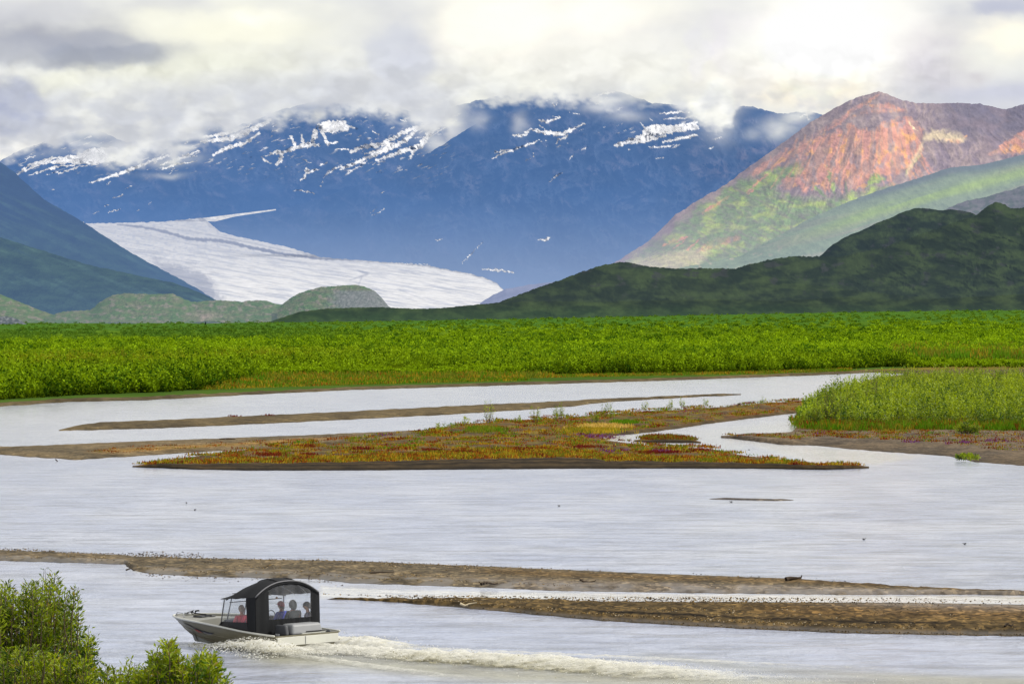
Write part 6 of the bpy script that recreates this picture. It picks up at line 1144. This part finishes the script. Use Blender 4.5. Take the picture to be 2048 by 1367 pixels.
# side spray thrown out by the hull (both sides), several nested sheets
for s in (1, -1):
    for lay in range(3):
        xs_, ws_ = np.meshgrid(np.linspace(4.5, -3.2, 170), np.linspace(0, 1, 40)); age = 4.5 - xs_; hb_ = np.interp(xs_, hx, [f_cb(x) for x in hx]) * sst(-3.2, 0, xs_ + 1.6) - .05
        wd_ = (.35 + .36 * age) * (1 - .18 * lay); hgt = (.05 + .25 * sst(.8, 4.2, age) * sst(7.8, 4.9, age)) * (1 - .22 * lay) * (1 + .35 * fbm(age * 1.6, ws_ * 3, 4, 800 + lay))
        y_ = s * (hb_ + wd_ * ws_); z_ = hgt * np.sin(np.pi * np.clip(ws_, 0, 1) ** .75) + .03 + .05 * fbm(age * 4, ws_ * 8, 3, 810 + lay)
        a_ = sst(0, .9, age) * sst(1, .55, ws_) * sst(7.7, 5.5, age) * .95 + .05 * fbm(age * 6, ws_ * 9, 3, 820); a_ = a_ * (.95 if lay else .85)
        c_ = mixc(np.broadcast_to(FC, xs_.shape + (3,)).copy(), FY, .5 * sst(.4, 1, ws_) + .3 * fbm(age * 3, ws_ * 5, 3, 830)); parts.append(foam_surf(xs_, y_, np.maximum(z_, .02), a_, c_))
# trailing wake
for lay in range(4):
    xs_, ws_ = np.meshgrid(np.linspace(.1, -27, 560), np.linspace(-1, 1, 90)); age = -xs_; wd_ = (1.1 + .12 * age) * (1.05 - .14 * lay)
    hump = (.13 + .05 * sst(3.5, 8, age)) * sst(25, 12, age) * (1.5 - .4 * lay); n_ = fbm(age * 1.1, ws_ * 2.4, 5, 840 + lay); n2_ = fbm(age * 5, ws_ * 7, 3, 850 + lay)
    z_ = hump * np.exp(-(ws_ / .55) ** 2 * 1.2) * (1 + .45 * n_) + .05 * n2_ * sst(0, 2, age) * sst(26, 12, age) + .02; a_ = (sst(1.05, .15, np.abs(ws_) + .30 * n_) * sst(27, 13, age)) * (.95 if lay else .62) - .25 * sst(8, 20, age) * (1 + n_)
    c_ = mixc(np.broadcast_to(FC, xs_.shape + (3,)).copy(), FY, np.clip(.75 * sst(3, 7, age) * sst(.1, .9, ws_ + .5 * n_), 0, 1)); c_ = mixc(c_, FM, .7 * sst(.45, .9, ws_) * sst(4, 9, age)); parts.append(foam_surf(xs_, ws_ * wd_ + .25 * fbm(age * .4, age * 0, 3, 860) , np.maximum(z_, .015), a_, c_))
# diverging foam lines
for s, off, amp, ln_ in ((1, 1.0, .34, 20), (-1, 1.0, .34, 24)):
    xs_, ws_ = np.meshgrid(np.linspace(2.4, -ln_, 420), np.linspace(-1, 1, 26)); age = 2.4 - xs_; cy = off + amp * age ** .92 + .1 * fbm(age * .8, age * 0, 3, 870); wd_ = .30 + .035 * age; z_ = (.10 * np.exp(-(ws_ / .5) ** 2) * sst(ln_ + 2, 6, age)) * (1 + .5 * fbm(age * 2, ws_ * 2, 4, 872)) + .012
    a_ = sst(1, .2, np.abs(ws_)) * (.62 + .3 * fbm(age * 1.3, ws_ * 2, 4, 874)) * sst(ln_ + 2.4, ln_ * .5, age) * sst(0, 1.5, age); parts.append(foam_surf(xs_, s * (cy + ws_ * wd_), z_, a_, np.broadcast_to(FC * .95, xs_.shape + (3,)).copy()))
V, Fc, c, a = join_a(parts); tag(mesh_np('wake_foam', V, Fc, M_foam, c, {'Alpha': a}), 'creamy churned spray and foam trailing behind the boat', 'wake', kind='stuff')
# airborne droplets
g = np.random.default_rng(900); n = 5200; age = g.uniform(0, 7.2, n); w_ = g.uniform(0, 1, n); s_ = np.where(g.uniform(0, 1, n) < .8, 1, -1); x_ = 4.3 - age; hb_ = np.interp(x_, hx, [f_cb(x) for x in hx]); y_ = s_ * (hb_ + (.35 + .36 * age) * w_ * 1.1); z_ = (.04 + .30 * sst(.8, 4.2, age) * sst(7.4, 4.8, age)) * np.sin(np.pi * w_ ** .75) * g.uniform(.7, 1.35, n) + g.uniform(0, .06, n)
m = 3500; ag2 = g.gamma(3.2, 3.0, m); w2 = g.normal(0, .5, m); x2 = -ag2; y2 = w2 * (1.1 + .12 * ag2); z2 = (.14 + .07 * sst(3.5, 8, ag2)) * sst(24, 13, ag2) * np.exp(-w2 ** 2 * 1.3) * (1 + .65 * fbm(ag2 * 1.1, w2 * 2.4, 5, 840)) * g.uniform(.75, 1.25, m) + .03
P3 = np.concatenate([to_w(x_, y_, z_), to_w(x2, y2, z2)]); nn = len(P3); r_ = .004 + .011 * g.uniform(0, 1, nn) ** 2.5; oc = np.array([(1, 0, 0), (0, 1, 0), (-1, 0, 0), (0, -1, 0), (0, 0, 1), (0, 0, -1)]); fo = np.array([(0, 1, 4), (1, 2, 4), (2, 3, 4), (3, 0, 4), (1, 0, 5), (2, 1, 5), (3, 2, 5), (0, 3, 5)])
V = (P3[:, None] + oc[None] * r_[:, None, None] * np.array([1.6, 1, 1])).reshape(-1, 3); Fc = (fo[None] + (np.arange(nn) * 6)[:, None, None]).reshape(-1, 3); cc = np.where(g.uniform(0, 1, (nn, 1)) < .16, FM * .8, FC); tag(mesh_np('spray_droplets', V, Fc, M_peb, np.repeat(cc, 6, 0), smooth=False), 'flying water droplets around the hull and wake', 'spray', kind='stuff')
